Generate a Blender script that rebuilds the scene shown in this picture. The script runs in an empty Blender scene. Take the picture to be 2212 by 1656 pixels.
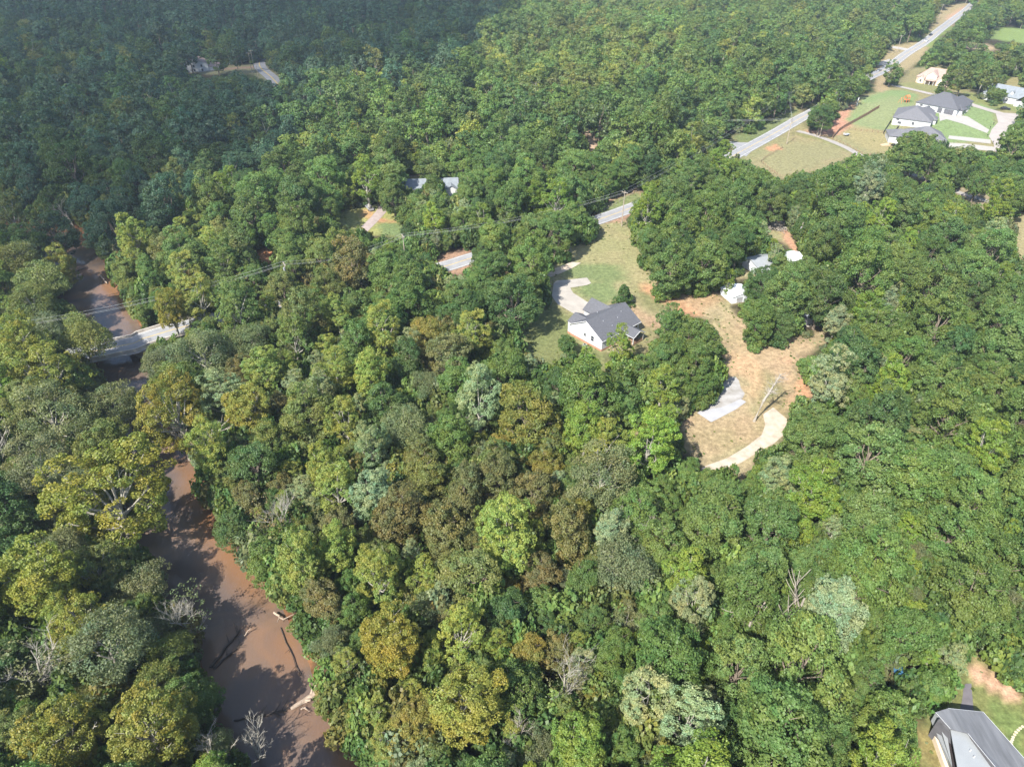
import bpy, bmesh, math, random
import numpy as np
from mathutils import Vector, Matrix
random.seed(7); RNG = np.random.default_rng(11)
C = bpy.context.scene
COL = C.collection
# ------------------------------------------------------------ camera, sky, sun, exposure
PITCH = math.radians(35.5); F = 1534.0; CX, CY = 1106.0, 828.0; CAMH = 105.0
SP, CP = math.sin(PITCH), math.cos(PITCH)
cam = bpy.data.cameras.new('camera'); camo = bpy.data.objects.new('camera', cam); COL.objects.link(camo)
camo.location = (0, 0, CAMH); camo.rotation_euler = (math.radians(90)-PITCH, 0, 0)
cam.sensor_width = 36; cam.lens = 36*F/2212; cam.clip_end = 9000; cam.clip_start = 1.0
C.camera = camo
SUN_EL, SUN_AZ = math.radians(46), math.radians(37)        # the light travels away from the viewer and to the right
w = bpy.data.worlds.new('World'); C.world = w; w.use_nodes = True
nt = w.node_tree; bg = nt.nodes['Background']
sky = nt.nodes.new('ShaderNodeTexSky'); sky.sky_type = 'NISHITA'; sky.sun_disc = False
sky.sun_elevation = SUN_EL; sky.sun_rotation = math.pi+SUN_AZ
nt.links.new(sky.outputs[0], bg.inputs[0]); bg.inputs[1].default_value = 0.13
sl = bpy.data.lights.new('sun', 'SUN'); so = bpy.data.objects.new('sun', sl); COL.objects.link(so)
sl.energy = 5.0; sl.angle = math.radians(0.5); sl.color = (1.0, 0.955, 0.88)
ldir = Vector((math.sin(SUN_AZ)*math.cos(SUN_EL), math.cos(SUN_AZ)*math.cos(SUN_EL), -math.sin(SUN_EL)))
so.rotation_euler = ldir.to_track_quat('-Z', 'Y').to_euler()
C.view_settings.view_transform = 'Standard'; C.view_settings.look = 'None'
C.view_settings.exposure = 1.24; C.view_settings.gamma = 1
C.cycles.max_bounces = 5; C.cycles.diffuse_bounces = 3; C.cycles.glossy_bounces = 2
C.cycles.transparent_max_bounces = 6; C.cycles.transmission_bounces = 2; C.cycles.volume_bounces = 0
C.cycles.use_adaptive_sampling = True; C.cycles.adaptive_threshold = 0.02

# ------------------------------------------------------------ terrain height, picture <-> world
def smooth(a, b, x):
    t = np.clip((np.asarray(x, float)-a)/(b-a), 0, 1); return t*t*(3-2*t)
WZ = -4.0
def flat(x, y, z=0.0):
    a = (x-CX)/F; b = (y-CY)/F; t = (CAMH-z)/(SP+b*CP)
    return (t*a, t*(CP-b*SP))
RL = [(83,510),(110,545),(157,619),(187,679),(235,735),(250,785),(262,850),(275,919),(296,975),(325,1045),(310,1110),(320,1171),(355,1237),(377,1290),(430,1345),(450,1400),(455,1464),(480,1530),(500,1590),(540,1650),(600,1720)]
RR = [(185,520),(190,552),(217,602),(230,649),(270,690),(292,740),(294,800),(310,860),(352,925),(393,985),(403,1035),(447,1104),(455,1170),(497,1190),(520,1238),(563,1277),(593,1317),(620,1350),(640,1400),(667,1437),(682,1485),(684,1535),(700,1571),(740,1624),(800,1700)]
def resample(P, n):
    P = np.array(P, float); d = np.r_[0, np.cumsum(np.hypot(*np.diff(P, axis=0).T))]
    s = np.linspace(0, d[-1], n); return np.c_[np.interp(s, d, P[:,0]), np.interp(s, d, P[:,1])]
L_ = resample([flat(*q, WZ) for q in RL], 60); R_ = resample([flat(*q, WZ) for q in RR], 60)
L_ = L_ + (L_-R_)/np.hypot(*(L_-R_).T)[:,None]*1.0          # the water goes on a little under the trees of the near bank
CEN = (L_+R_)/2; HW = np.hypot(*(L_-R_).T)/2
CEN = np.vstack([[-420, 285], [-270, 268], CEN, [-12, 28], [20, -30]]); HW = np.r_[3, 4, HW, 16, 16]
def river_d(x, y):          # signed distance to the water's edge, negative in the water
    x = np.asarray(x, float).ravel(); y = np.asarray(y, float).ravel(); best = np.full(x.shape, 1e9)
    for i in range(len(CEN)-1):
        ax, ay = CEN[i]; bx, by = CEN[i+1]; dx, dy = bx-ax, by-ay
        t = np.clip(((x-ax)*dx+(y-ay)*dy)/(dx*dx+dy*dy), 0, 1)
        d = np.hypot(x-ax-t*dx, y-ay-t*dy)-(HW[i]+(HW[i+1]-HW[i])*t)
        best = np.minimum(best, d)
    return best
def und(x, y):
    x = np.asarray(x, float); y = np.asarray(y, float)
    far = smooth(230, 420, y)
    return far*(2.6*np.sin(x/71+.6)*np.cos(y/83)+1.8*np.sin((x+y)/47.)) + (1-far)*0.5*np.sin(x/33)*np.cos(y/29)
def height(x, y, rd=None):
    x = np.asarray(x, float); y = np.asarray(y, float)
    if rd is None: rd = river_d(x, y).reshape(x.shape)
    h = und(x, y)*smooth(3, 40, rd)
    bank = smooth(-2.5, 4.5, rd)
    return h*bank + (WZ-0.9-0.5*smooth(0, -6, rd))*(1-bank) - 0.9*bank*(1-smooth(5, 35, rd))
def hz(x, y): return float(height(np.array([x]), np.array([y]))[0])
def at(px, py, dz=0.0):     # the point dz above the ground seen at a picture position
    z = 0.0
    for _ in range(6):
        x, y = flat(px, py, z+dz); z = hz(x, y)
    return Vector((x, y, z+dz))
def proj(x, y, z):
    f = y*CP-(z-CAMH)*SP; u = y*SP+(z-CAMH)*CP
    return CX+F*x/f, CY-F*u/f, f
def inpoly(px, py, poly):
    px = np.asarray(px, float); py = np.asarray(py, float); c = np.zeros(px.shape, bool); n = len(poly)
    for i in range(n):
        x1, y1 = poly[i]; x2, y2 = poly[(i+1) % n]
        if y1 == y2: continue
        m = ((y1 > py) != (y2 > py)) & (px < (x2-x1)*(py-y1)/(y2-y1)+x1); c ^= m
    return c
def polydist(x, y, poly):   # signed, negative inside
    x = np.asarray(x, float); y = np.asarray(y, float); d = np.full(x.shape, 1e9)
    for i in range(len(poly)):
        ax, ay = poly[i]; bx, by = poly[(i+1) % len(poly)]; dx, dy = bx-ax, by-ay
        t = np.clip(((x-ax)*dx+(y-ay)*dy)/(dx*dx+dy*dy+1e-9), 0, 1)
        d = np.minimum(d, np.hypot(x-ax-t*dx, y-ay-t*dy))
    return np.where(inpoly(x, y, poly), -d, d)
_vg = {}
def vnoise(x, y, s, seed=0):
    if seed not in _vg: _vg[seed] = np.random.default_rng(100+seed).random((128, 128))
    G = _vg[seed]; x = np.asarray(x, float)/s+500; y = np.asarray(y, float)/s+500
    i = np.floor(x).astype(int); j = np.floor(y).astype(int); u = x-i; v = y-j; u = u*u*(3-2*u); v = v*v*(3-2*v)
    g = lambda a, b: G[a % 128, b % 128]
    return (g(i,j)*(1-u)+g(i+1,j)*u)*(1-v)+(g(i,j+1)*(1-u)+g(i+1,j+1)*u)*v
def fbm(x, y, s, seed=0): return sum(vnoise(x, y, s/2**k, seed+k)*.5**(k+1) for k in range(4))/.9375

# ------------------------------------------------------------ mesh helpers
class MB:
    def __init__(s): s.v = []; s.f = []
    def face(s, pts):
        n = len(s.v); s.v += [tuple(p) for p in pts]; s.f.append(tuple(range(n, n+len(pts)))); return s
    def box(s, x0, y0, z0, x1, y1, z1, M=None):
        n = len(s.v); P = [(x0,y0,z0),(x1,y0,z0),(x1,y1,z0),(x0,y1,z0),(x0,y0,z1),(x1,y0,z1),(x1,y1,z1),(x0,y1,z1)]
        if M is not None: P = [tuple(M @ Vector(p)) for p in P]
        s.v += P; s.f += [tuple(n+i for i in q) for q in ((3,2,1,0),(4,5,6,7),(0,1,5,4),(1,2,6,5),(2,3,7,6),(3,0,4,7))]; return s
    def solid(s, bottom, top):
        n = len(s.v); k = len(bottom); s.v += [tuple(p) for p in bottom]+[tuple(p) for p in top]
        s.f.append(tuple(n+i for i in reversed(range(k)))); s.f.append(tuple(n+k+i for i in range(k)))
        for i in range(k): j = (i+1) % k; s.f.append((n+i, n+j, n+k+j, n+k+i))
        return s
    def tube(s, pts, rad, n=6, cap=True):
        pts = [Vector(p) for p in pts]; base = len(s.v)
        for i, p in enumerate(pts):
            d = (pts[min(i+1, len(pts)-1)]-pts[max(i-1, 0)]).normalized()
            a = d.cross(Vector((0,0,1)) if abs(d.z) < .9 else Vector((1,0,0))).normalized(); b = d.cross(a)
            r = rad[i] if hasattr(rad, '__len__') else rad
            for k in range(n):
                t = 2*math.pi*k/n; s.v.append(tuple(p+(a*math.cos(t)+b*math.sin(t))*r))
        for i in range(len(pts)-1):
            for k in range(n):
                k2 = (k+1) % n; s.f.append((base+i*n+k, base+i*n+k2, base+(i+1)*n+k2, base+(i+1)*n+k))
        if cap:
            s.f.append(tuple(base+k for k in reversed(range(n)))); e = base+(len(pts)-1)*n; s.f.append(tuple(e+k for k in range(n)))
        return s
    def mesh(s, name, mat):
        me = bpy.data.meshes.new(name); me.from_pydata(s.v, [], s.f)
        if mat: me.materials.append(mat)
        me.update(); return me
    def build(s, name, mat, parent=None, smooth_=False):
        o = bpy.data.objects.new(name, s.mesh(name, mat)); COL.objects.link(o); o.parent = parent
        if smooth_: o.data.polygons.foreach_set('use_smooth', [True]*len(o.data.polygons))
        return o
def tag(o, label=None, cat=None, group=None, kind=None):
    if label: o['label'] = label
    if cat: o['category'] = cat
    if group: o['group'] = group
    if kind: o['kind'] = kind
    return o
def empty(name, loc, rz=0.0, **k):
    o = bpy.data.objects.new(name, None); COL.objects.link(o); o.location = loc; o.rotation_euler = (0,0,rz)
    o.empty_display_size = 0.5; return tag(o, **k)
def copy_tree(o, parent=None):
    c = o.copy(); COL.objects.link(c); c.parent = parent
    for ch in o.children: copy_tree(ch, c)
    return c

# ------------------------------------------------------------ materials
def mat(name, col, rough=.8, var=.15, scale=1.5, metal=0, spec=.3, col2=None, bump=0):
    m = bpy.data.materials.new(name); m.use_nodes = True; n = m.node_tree; b = n.nodes['Principled BSDF']
    b.inputs['Roughness'].default_value = rough; b.inputs['Metallic'].default_value = metal; b.inputs['Specular IOR Level'].default_value = spec
    tc = n.nodes.new('ShaderNodeTexCoord'); no = n.nodes.new('ShaderNodeTexNoise'); no.inputs['Scale'].default_value = scale; no.inputs['Detail'].default_value = 6
    n.links.new(tc.outputs['Object'], no.inputs['Vector'])
    mx = n.nodes.new('ShaderNodeMix'); mx.data_type = 'RGBA'
    c2 = col2 or tuple(min(1, c*(1+var)) for c in col); c1 = col if col2 else tuple(c*(1-var) for c in col)
    mx.inputs['A'].default_value = (*c1, 1); mx.inputs['B'].default_value = (*c2, 1)
    mr = n.nodes.new('ShaderNodeMapRange'); mr.inputs[1].default_value = .3; mr.inputs[2].default_value = .7
    n.links.new(no.outputs[0], mr.inputs[0]); n.links.new(mr.outputs[0], mx.inputs['Factor']); n.links.new(mx.outputs['Result'], b.inputs['Base Color'])
    if bump:
        bp = n.nodes.new('ShaderNodeBump'); bp.inputs['Strength'].default_value = bump; bp.inputs['Distance'].default_value = .1
        n.links.new(no.outputs[0], bp.inputs['Height']); n.links.new(bp.outputs[0], b.inputs['Normal'])
    return m
M = dict(
 asphalt=mat('worn asphalt', (.235,.235,.24), .9, .12, .35), white_paint=mat('road paint', (.6,.6,.56), .7), yellow_paint=mat('yellow road paint', (.5,.36,.10), .7),
 concrete=mat('concrete', (.31,.285,.25), .85, .12, .4), gravel=mat('pale gravel', (.31,.25,.19), .95, .2, .6, col2=(.44,.38,.31)), whitegravel=mat('white stone gravel', (.20,.185,.16), .95, .2, .45, col2=(.33,.32,.31)),
 slab=mat('pale slab', (.31,.31,.32), .9, .1, .4), siding=mat('white siding', (.46,.47,.48), .6, .03, 2), trim=mat('white trim', (.5,.5,.49), .5, .02), shingle=mat('grey shingles', (.088,.09,.10), .9, .16, 2.2),
 shingle2=mat('mid grey shingles', (.12,.12,.128), .9, .14, 2.0), tanroof=mat('brown pink shingles', (.30,.215,.18), .9, .14, 1.6), brick=mat('red brick', (.33,.17,.11), .9, .2, 6),
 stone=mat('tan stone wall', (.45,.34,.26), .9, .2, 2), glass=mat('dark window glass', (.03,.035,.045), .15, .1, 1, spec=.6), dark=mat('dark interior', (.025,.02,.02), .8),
 doorgrey=mat('grey garage door', (.10,.10,.11), .6), wood=mat('weathered wood', (.24,.16,.10), .9, .25, 3), pole=mat('pole wood', (.30,.25,.20), .9, .2, 2),
 wire=mat('aluminium wire', (.32,.33,.32), .45, .02, 1, metal=.0), metal=mat('galvanised metal', (.55,.56,.58), .4, .08, 1, metal=.5), whitemetal=mat('white metal sheet', (.62,.65,.68), .5, .1, .8),
 lightroof=mat('pale grey metal roof', (.24,.255,.265), .5, .06, .5), slateroof=mat('blue grey roof', (.17,.19,.21), .75, .14, .8), orange=mat('orange timber', (.55,.16,.06), .7), green=mat('green plastic', (.05,.2,.08), .5),
 blue=mat('blue plastic', (.03,.10,.19), .45), black=mat('black paint', (.02,.02,.022), .35), silver=mat('silver paint', (.35,.36,.38), .3, .03, 1, metal=.3), whitecar=mat('white car paint', (.75,.76,.77), .3),
 red=mat('faded red paint', (.12,.03,.03), .5), tyre=mat('rubber', (.02,.02,.02), .9), bark=mat('grey brown bark', (.16,.13,.10), .95, .3, 2), palebark=mat('pale bark', (.30,.28,.235), .9, .35, 1.2),
 deadwood=mat('bleached dead wood', (.25,.225,.19), .95, .3, 1.5), wetwood=mat('wet dark wood', (.055,.04,.03), .7, .3, 1.5), driftwood=mat('driftwood', (.30,.235,.18), .9, .25, 1.5), clay=mat('stepping stone', (.46,.40,.29), .9, .15, 1), brown=mat('brown fence boards', (.22,.14,.09), .9, .25, 2),
 cream=mat('cream siding', (.62,.52,.40), .7, .06, 2), bridgecon=mat('bridge concrete', (.42,.38,.33), .9, .2, .5, bump=.1), tan=mat('tan boards', (.40,.30,.2), .8),
)
def leaf_mat(name, trans=.38):
    m = bpy.data.materials.new(name); m.use_nodes = True; n = m.node_tree; n.nodes.clear(); N = n.nodes.new; K = n.links.new
    out = N('ShaderNodeOutputMaterial'); at_ = N('ShaderNodeAttribute'); at_.attribute_type = 'INSTANCER'; at_.attribute_name = 'tint'
    lv = N('ShaderNodeAttribute'); lv.attribute_name = 'lv'
    mr = N('ShaderNodeMapRange'); mr.inputs[3].default_value = .72; mr.inputs[4].default_value = 1.28; K(lv.outputs['Fac'], mr.inputs[0])
    mul = N('ShaderNodeVectorMath'); mul.operation = 'SCALE'; K(at_.outputs['Color'], mul.inputs[0]); K(mr.outputs[0], mul.inputs['Scale'])
    cv = N('ShaderNodeAttribute'); cv.attribute_name = 'cv'                     # each spray of leaves leans a little to yellow or to blue green
    cr = N('ShaderNodeMix'); cr.data_type = 'RGBA'; cr.inputs['A'].default_value = (.74,.98,1.05,1); cr.inputs['B'].default_value = (1.28,1.05,.85,1); K(cv.outputs['Fac'], cr.inputs['Factor'])
    m2 = N('ShaderNodeVectorMath'); m2.operation = 'MULTIPLY'; K(mul.outputs[0], m2.inputs[0]); K(cr.outputs['Result'], m2.inputs[1])
    d = N('ShaderNodeBsdfPrincipled'); d.inputs['Roughness'].default_value = .5; d.inputs['Specular IOR Level'].default_value = .32; K(m2.outputs[0], d.inputs['Base Color'])
    t = N('ShaderNodeBsdfTranslucent'); m3 = N('ShaderNodeVectorMath'); m3.operation = 'MULTIPLY'; m3.inputs[1].default_value = (1.25,1.35,.6); K(m2.outputs[0], m3.inputs[0]); K(m3.outputs[0], t.inputs[0])
    s = N('ShaderNodeMixShader'); s.inputs[0].default_value = trans; K(d.outputs[0], s.inputs[1]); K(t.outputs[0], s.inputs[2]); K(s.outputs[0], out.inputs[0])
    return m
M['leaf'] = leaf_mat('leaves')

# ------------------------------------------------------------ areas of open ground (picture outlines, carried to the ground)
V = dict(
 tower=[(1920,1452),(1936,1452),(1940,1488),(1920,1496)],
 yard=[(1185,600),(1200,545),(1250,528),(1290,520),(1305,482),(1350,476),(1380,530),(1388,562),(1400,590),(1420,612),(1440,627),(1500,630),(1541,622),(1552,640),(1565,652),(1585,675),(1615,696),(1652,697),(1688,720),(1715,733),(1745,735),(1775,720),(1795,700),(1785,730),(1768,752),(1722,769),(1718,785),(1745,832),(1745,852),(1718,852),(1706,885),(1695,912),(1695,945),(1668,952),(1635,972),(1635,992),(1618,1012),(1598,1029),(1562,1005),(1522,1005),(1508,982),(1482,955),(1475,920),(1478,893),(1508,889),(1548,845),(1575,819),(1575,752),(1565,739),(1538,692),(1495,679),(1475,668),(1440,664),(1424,690),(1420,712),(1390,765),(1380,752),(1300,762),(1285,756),(1250,750),(1204,765),(1167,782),(1140,745),(1130,719),(1130,692),(1154,675),(1194,655)],
 yardb=[(1364,929),(1377,899),(1414,897),(1405,915),(1385,930)], yardc=[(1292,765),(1305,765),(1310,800),(1298,806)],
 patch=[(1822,888),(1835,884),(1848,896),(1840,908),(1828,905)],
 roada=[(945,548),(1010,540),(1022,548),(1018,573),(990,590),(972,590),(945,568)], roadb=[(1078,556),(1108,552),(1108,562),(1092,588),(1075,585)],
 roadc=[(1290,455),(1310,430),(1385,405),(1390,420),(1368,440),(1365,465),(1345,478),(1295,482)],
 lawnl=[(735,458),(770,448),(830,440),(850,462),(868,482),(868,510),(810,508),(742,493),(730,474)],
 midh=[(880,380),(922,374),(926,396),(900,408),(882,405)], midh2=[(957,400),(985,380),(985,412),(962,420)], claya=[(554,540),(585,530),(592,560),(565,570)],
 junction=[(1580,296),(1640,285),(1690,250),(1712,228),(1728,232),(1740,270),(1755,285),(1788,282),(1808,270),(1822,232),(1870,206),(1902,198),(1892,184),(1938,186),(1965,150),(2030,140),(2066,150),(2062,180),(2075,195),(2090,193),(2150,240),(2200,235),(2195,262),(2150,275),(2155,300),(2170,318),(2150,330),(2050,320),(2035,310),(2025,290),(1960,277),(1935,300),(1930,320),(1922,334),(1898,333),(1845,337),(1778,365),(1755,368),(1688,386),(1618,350),(1605,345),(1590,335),(1576,308)],
 nb=[(2170,170),(2212,165),(2212,220),(2190,222),(2165,215)],
 roadd=[(1893,165),(1900,130),(1925,98),(1990,92),(2010,62),(2030,24),(2070,8),(2102,8),(2100,14),(2065,45),(2050,65),(2012,100),(1990,125),(1962,148),(1935,160),(1902,184)],
 fieldr=[(2150,60),(2300,64),(2330,96),(2212,94),(2146,84)], fieldb=[(2062,94),(2105,92),(2150,102),(2148,110),(2066,104)],
 farh=[(404,152),(412,140),(440,147),(480,142),(550,140),(560,132),(570,125),(580,150),(600,158),(605,170),(600,180),(585,176),(560,168),(548,160),(450,160),(410,158)],
 fielde=[(2190,472),(2212,460),(2340,470),(2360,580),(2212,560),(2196,552)], drive=[(1262,280),(1276,280),(1290,322),(1274,326)],
 trackr=[(1928,358),(1955,360),(2010,378),(2030,392),(1990,392),(1940,374)], trackr2=[(2056,403),(2085,405),(2150,427),(2165,446),(2160,474),(2135,470),(2120,446),(2064,419)],
 brush=[(1660,484),(1686,466),(1698,478),(1708,500),(1725,530),(1740,556),(1722,550),(1700,520),(1660,512)],
 yarde=[(1582,566),(1600,555),(1640,562),(1640,592),(1600,604),(1585,590)], sheda=[(1565,628),(1590,620),(1607,628),(1606,650),(1580,655)], shedb=[(1612,566),(1640,556),(1666,572),(1655,583),(1620,582)], shedc=[(1690,560),(1722,562),(1718,575),(1696,574)], cott=[(1735,680),(1748,668),(1772,676),(1775,700),(1740,710)],
 house=[(1226,700),(1280,650),(1350,655),(1392,700),(1390,745),(1345,735),(1300,765)],
 farm=[(1968,1656),(1988,1571),(2003,1530),(2030,1520),(2078,1470),(2092,1445),(2098,1410),(2122,1408),(2136,1430),(2160,1465),(2195,1480),(2300,1530),(2420,1640),(2420,1800),(2100,1800)],
 tri=[(2008,1535),(2020,1530),(2212,1700),(1990,1700)],
 rtop=[(125,528),(155,522),(188,530),(190,552),(217,602),(230,649),(250,672),(290,712),(240,742),(203,699),(187,679),(157,619),(140,560)], bridge=[(222,748),(300,728),(385,702),(418,690),(416,708),(300,752),(220,768)], rmid=[(254,774),(284,768),(290,800),(294,840),(272,825)],
 rlow=[(300,975),(350,968),(393,985),(403,1035),(447,1104),(450,1167),(487,1180),(507,1237),(563,1277),(593,1320),(615,1345),(633,1394),(667,1437),(680,1477),(680,1531),(697,1571),(740,1656),(610,1656),(607,1624),(560,1584),(512,1545),(505,1504),(480,1464),(492,1400),(490,1320),(455,1285),(400,1266),(385,1240),(360,1180),(365,1130),(385,1100),(365,1010)],
)
KEEP = list(V.values())
def world_poly(pts): return [tuple(at(*q))[:2] for q in pts]

# ------------------------------------------------------------ the ground
def axis(parts):
    out = []
    for a, b, s in parts: out += list(np.arange(a, b, s))
    return np.array(out+[parts[-1][1]])
gx = axis([(-4500,-1500,600),(-1500,-700,80),(-700,-210,6),(-210,150,1.5),(150,330,2.5),(330,700,6),(700,1500,80),(1500,4500,600)])
gy = axis([(-1500,-100,200),(-100,40,6),(40,290,1.5),(290,560,2.5),(560,960,6),(960,1600,80),(1600,5500,600)])
X, Y = np.meshgrid(gx, gy); RD = river_d(X, Y).reshape(X.shape); Z = height(X, Y, RD)
GC = np.zeros(X.shape+(3,)); n1 = fbm(X, Y, 22, 1); n2 = fbm(X, Y, 7, 5); n3 = fbm(X, Y, 3.5, 9)
def mixc(w_, c):
    global GC
    GC = GC*(1-w_[...,None])+np.array(c)*w_[...,None]
GC[:] = (.055,.045,.028); mixc(smooth(.4,.6,n2), (.04,.06,.02))
TAN, TAN2, GRN, LAWN, CLAY, SAND = (.375,.305,.18), (.275,.265,.13), (.16,.21,.085), (.205,.275,.115), (.50,.27,.15), (.50,.36,.24)
def area(poly, c, w_=1.5, seed=0, amp=2.0, world=False, k=1.0):
    P = poly if world else world_poly(poly); P_ = np.array(P)
    x0, y0 = P_.min(0)-10; x1, y1 = P_.max(0)+10
    jx = slice(max(0, np.searchsorted(gx, x0)-1), np.searchsorted(gx, x1)+1); jy = slice(max(0, np.searchsorted(gy, y0)-1), np.searchsorted(gy, y1)+1)
    d = polydist(X[jy,jx], Y[jy,jx], P)+(n3[jy,jx]-.5)*amp*2
    W = np.zeros(X.shape); W[jy,jx] = 1-smooth(-w_/2, w_, d); mixc(W*k, c); return W
for k_ in ('yard','yardb','yardc','patch','brush','yarde','sheda'):
    W = area(V[k_], TAN, 3, amp=2.5); mixc(W*smooth(.45,.62,n1)*.8, TAN2); mixc(W*smooth(.53,.68,n2)*.45, (.42,.30,.19)); mixc(W*smooth(.56,.7,n3)*.35, (.22,.19,.10))
area([(1200,548),(1300,490),(1355,480),(1390,560),(1420,615),(1400,640),(1290,640),(1220,600)], (.27,.265,.12), 8, amp=5, k=.6); area([(1575,700),(1700,735),(1740,740),(1720,800),(1740,850),(1690,870),(1620,790),(1580,740)], (.42,.29,.18), 8, amp=6, k=.55)
area([(1210,560),(1265,572),(1330,575),(1345,600),(1300,607),(1230,596)], GRN, 4, amp=3, k=.85)
area([(1250,618),(1310,610),(1335,640),(1300,655),(1260,640)], GRN, 3, k=.9); area([(1380,625),(1420,640),(1455,665),(1440,690),(1380,660)], (.17,.18,.075), 5, k=.8)
area([(1130,700),(1200,655),(1250,700),(1240,740),(1310,765),(1300,810),(1150,785)], (.15,.175,.065), 4, k=.9); area([(1355,745),(1400,700),(1420,710),(1385,770)], (.17,.17,.07), 3, k=.7)
area([(1395,610),(1420,625),(1470,650),(1510,680),(1490,684),(1430,650),(1390,625)], CLAY, 2, k=.8); area([(1345,650),(1420,690),(1425,710),(1400,702),(1350,668)], (.38,.25,.16), 2, k=.7)
area([(1475,640),(1540,622),(1560,650),(1500,668)], (.42,.26,.15), 3, k=.6)
area([(1730,800),(1748,832),(1746,852),(1718,850),(1722,820)], CLAY, 1.5, k=.9); area([(1575,760),(1620,770),(1650,800),(1670,850),(1640,850),(1580,800)], (.50,.33,.19), 3, amp=5, k=.7)
area([(1700,770),(1710,820),(1712,880),(1690,900),(1700,820)], (.46,.28,.17), 1.5, amp=3, k=.7)
area([(1655,800),(1690,840),(1685,900),(1650,870)], (.20,.20,.09), 3, k=.8)
area([(1475,890),(1548,905),(1620,900),(1680,850),(1690,900),(1640,950),(1530,990),(1480,950)], (.36,.255,.15), 2, k=.5)
area([(1364,929),(1377,899),(1480,890),(1478,905),(1400,925)], (.46,.30,.2), 2, k=.8)
for k_ in ('roada','roadb','roadc'): area(V[k_], (.38,.24,.16), 2, k=.9)
area([(1290,450),(1380,410),(1386,425),(1300,470)], (.19,.22,.09), 1.5)
area(V['lawnl'], (.30,.30,.11), 3); area([(790,452),(815,462),(810,475),(785,466)], CLAY, 1.5, k=.7); area([(820,480),(870,482),(868,512),(825,508)], GRN, 2); area([(812,472),(865,476),(862,482),(815,480)], (.42,.2,.12), 1, k=.8)
area([(878,380),(930,372),(985,376),(985,402),(962,418),(880,416)], (.36,.24,.15), 3); area([(881,385),(915,378),(918,400),(882,404)], (.34,.29,.15), 2); area(V['claya'], (.5,.24,.12), 2)
area(V['junction'], (.27,.24,.12), 4); area([(1618,350),(1722,292),(1788,282),(1850,330),(1778,365),(1690,386)], (.33,.25,.14), 3, k=.95); area([(1580,298),(1690,247),(1725,230),(1726,240),(1640,305),(1600,308)], (.17,.20,.08), 1.5)
area([(1610,345),(1700,305),(1800,300),(1845,330),(1780,360),(1690,378)], (.22,.25,.115), 12, amp=9, k=.55); area([(1655,318),(1675,312),(1688,322),(1664,326)], CLAY, 1.5); area([(1720,290),(1750,288),(1830,318),(1850,335),(1800,312)], (.20,.21,.08), 2, k=.8)
area([(1745,282),(1790,275),(1825,235),(1900,200),(1905,212),(1850,262),(1815,290),(1760,292)], (.46,.25,.17), 2.5); 
area([(1860,215),(1905,198),(1950,195),(1980,205),(1960,245),(1930,285),(1850,270),(1830,262)], LAWN, 2.5); area([(1822,287),(1850,272),(1920,290),(1930,330),(1880,325)], (.31,.27,.13), 3)
area([(1865,225),(1930,212),(1960,235),(1930,280),(1860,268)], (.27,.275,.14), 8, amp=6, k=.6); area([(1990,240),(2050,225),(2150,240),(2148,262),(2160,300),(2040,310),(2010,270)], LAWN, 2.5); area([(2060,205),(2150,235),(2145,245),(2100,250),(2050,228)], LAWN, 1.5)
area([(1940,180),(1985,178),(2050,190),(2040,200),(1950,195)], (.24,.24,.10), 2); area([(2078,196),(2160,215),(2212,225),(2212,245),(2100,222)], (.22,.24,.09), 2)
area(V['roadd'], (.33,.27,.15), 3); area([(2040,40),(2085,14),(2095,14),(2060,50)], (.46,.30,.2), 1.5); area([(1895,160),(1925,185),(1905,200),(1890,195)], (.36,.28,.16), 1.5)
area(V['fieldr'], (.21,.28,.09), 5); area(V['fieldb'], (.38,.29,.18), 3); area(V['nb'], (.28,.25,.12), 3); area([(1985,92),(2040,55),(2060,60),(2010,105)], (.2,.25,.08), 2)
area(V['farh'], (.24,.23,.12), 4); area([(455,148),(555,143),(555,148),(455,152)], (.36,.23,.16), 2, k=.8)
area(V['fielde'], (.32,.28,.15), 4); area(V['drive'], (.5,.36,.25), 1.5); area(V['trackr'], (.33,.27,.17), 2); area(V['trackr2'], (.3,.25,.16), 2); area([(2060,440),(2130,448),(2140,480),(2080,470)], (.3,.26,.15), 5)
area([(1690,470),(1705,490),(1712,520),(1728,548),(1738,556),(1745,575),(1725,560),(1700,520)], (.48,.28,.18), 1.5)
area(V['farm'], (.19,.20,.075), 2); area([(1985,1560),(2050,1656),(1968,1656)], (.27,.21,.09), 1.5, k=.7); area([(2098,1447),(2112,1432),(2130,1440),(2160,1470),(2205,1490),(2212,1515),(2170,1508),(2130,1485),(2100,1466)], (.52,.33,.22), .5, amp=.4)
area([(2100,1480),(2160,1520),(2212,1560),(2212,1700),(2130,1530)], (.16,.21,.07), 1)
# river bed and banks
mixc(1-smooth(-.5, 1.2, RD), (.17,.075,.035)); mixc(smooth(-1.5,.2,RD)*(1-smooth(.5,2.5,RD))*smooth(.45,.65,n2)*.8, (.26,.135,.07)); mixc(smooth(1,2,RD)*(1-smooth(3,6,RD))*.6, (.12,.075,.04))
me = bpy.data.meshes.new('ground'); ny, nx = X.shape
me.vertices.add(nx*ny); me.vertices.foreach_set('co', np.stack([X, Y, Z], -1).ravel())
ii, jj = np.meshgrid(np.arange(ny-1), np.arange(nx-1), indexing='ij'); a = (ii*nx+jj).ravel()
q = np.stack([a, a+1, a+nx+1, a+nx], 1).ravel()
me.loops.add(len(q)); me.loops.foreach_set('vertex_index', q); me.polygons.add(len(a)); me.polygons.foreach_set('loop_start', np.arange(0, len(q), 4)); me.polygons.foreach_set('use_smooth', np.ones(len(a), bool))
GC *= .70
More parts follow.
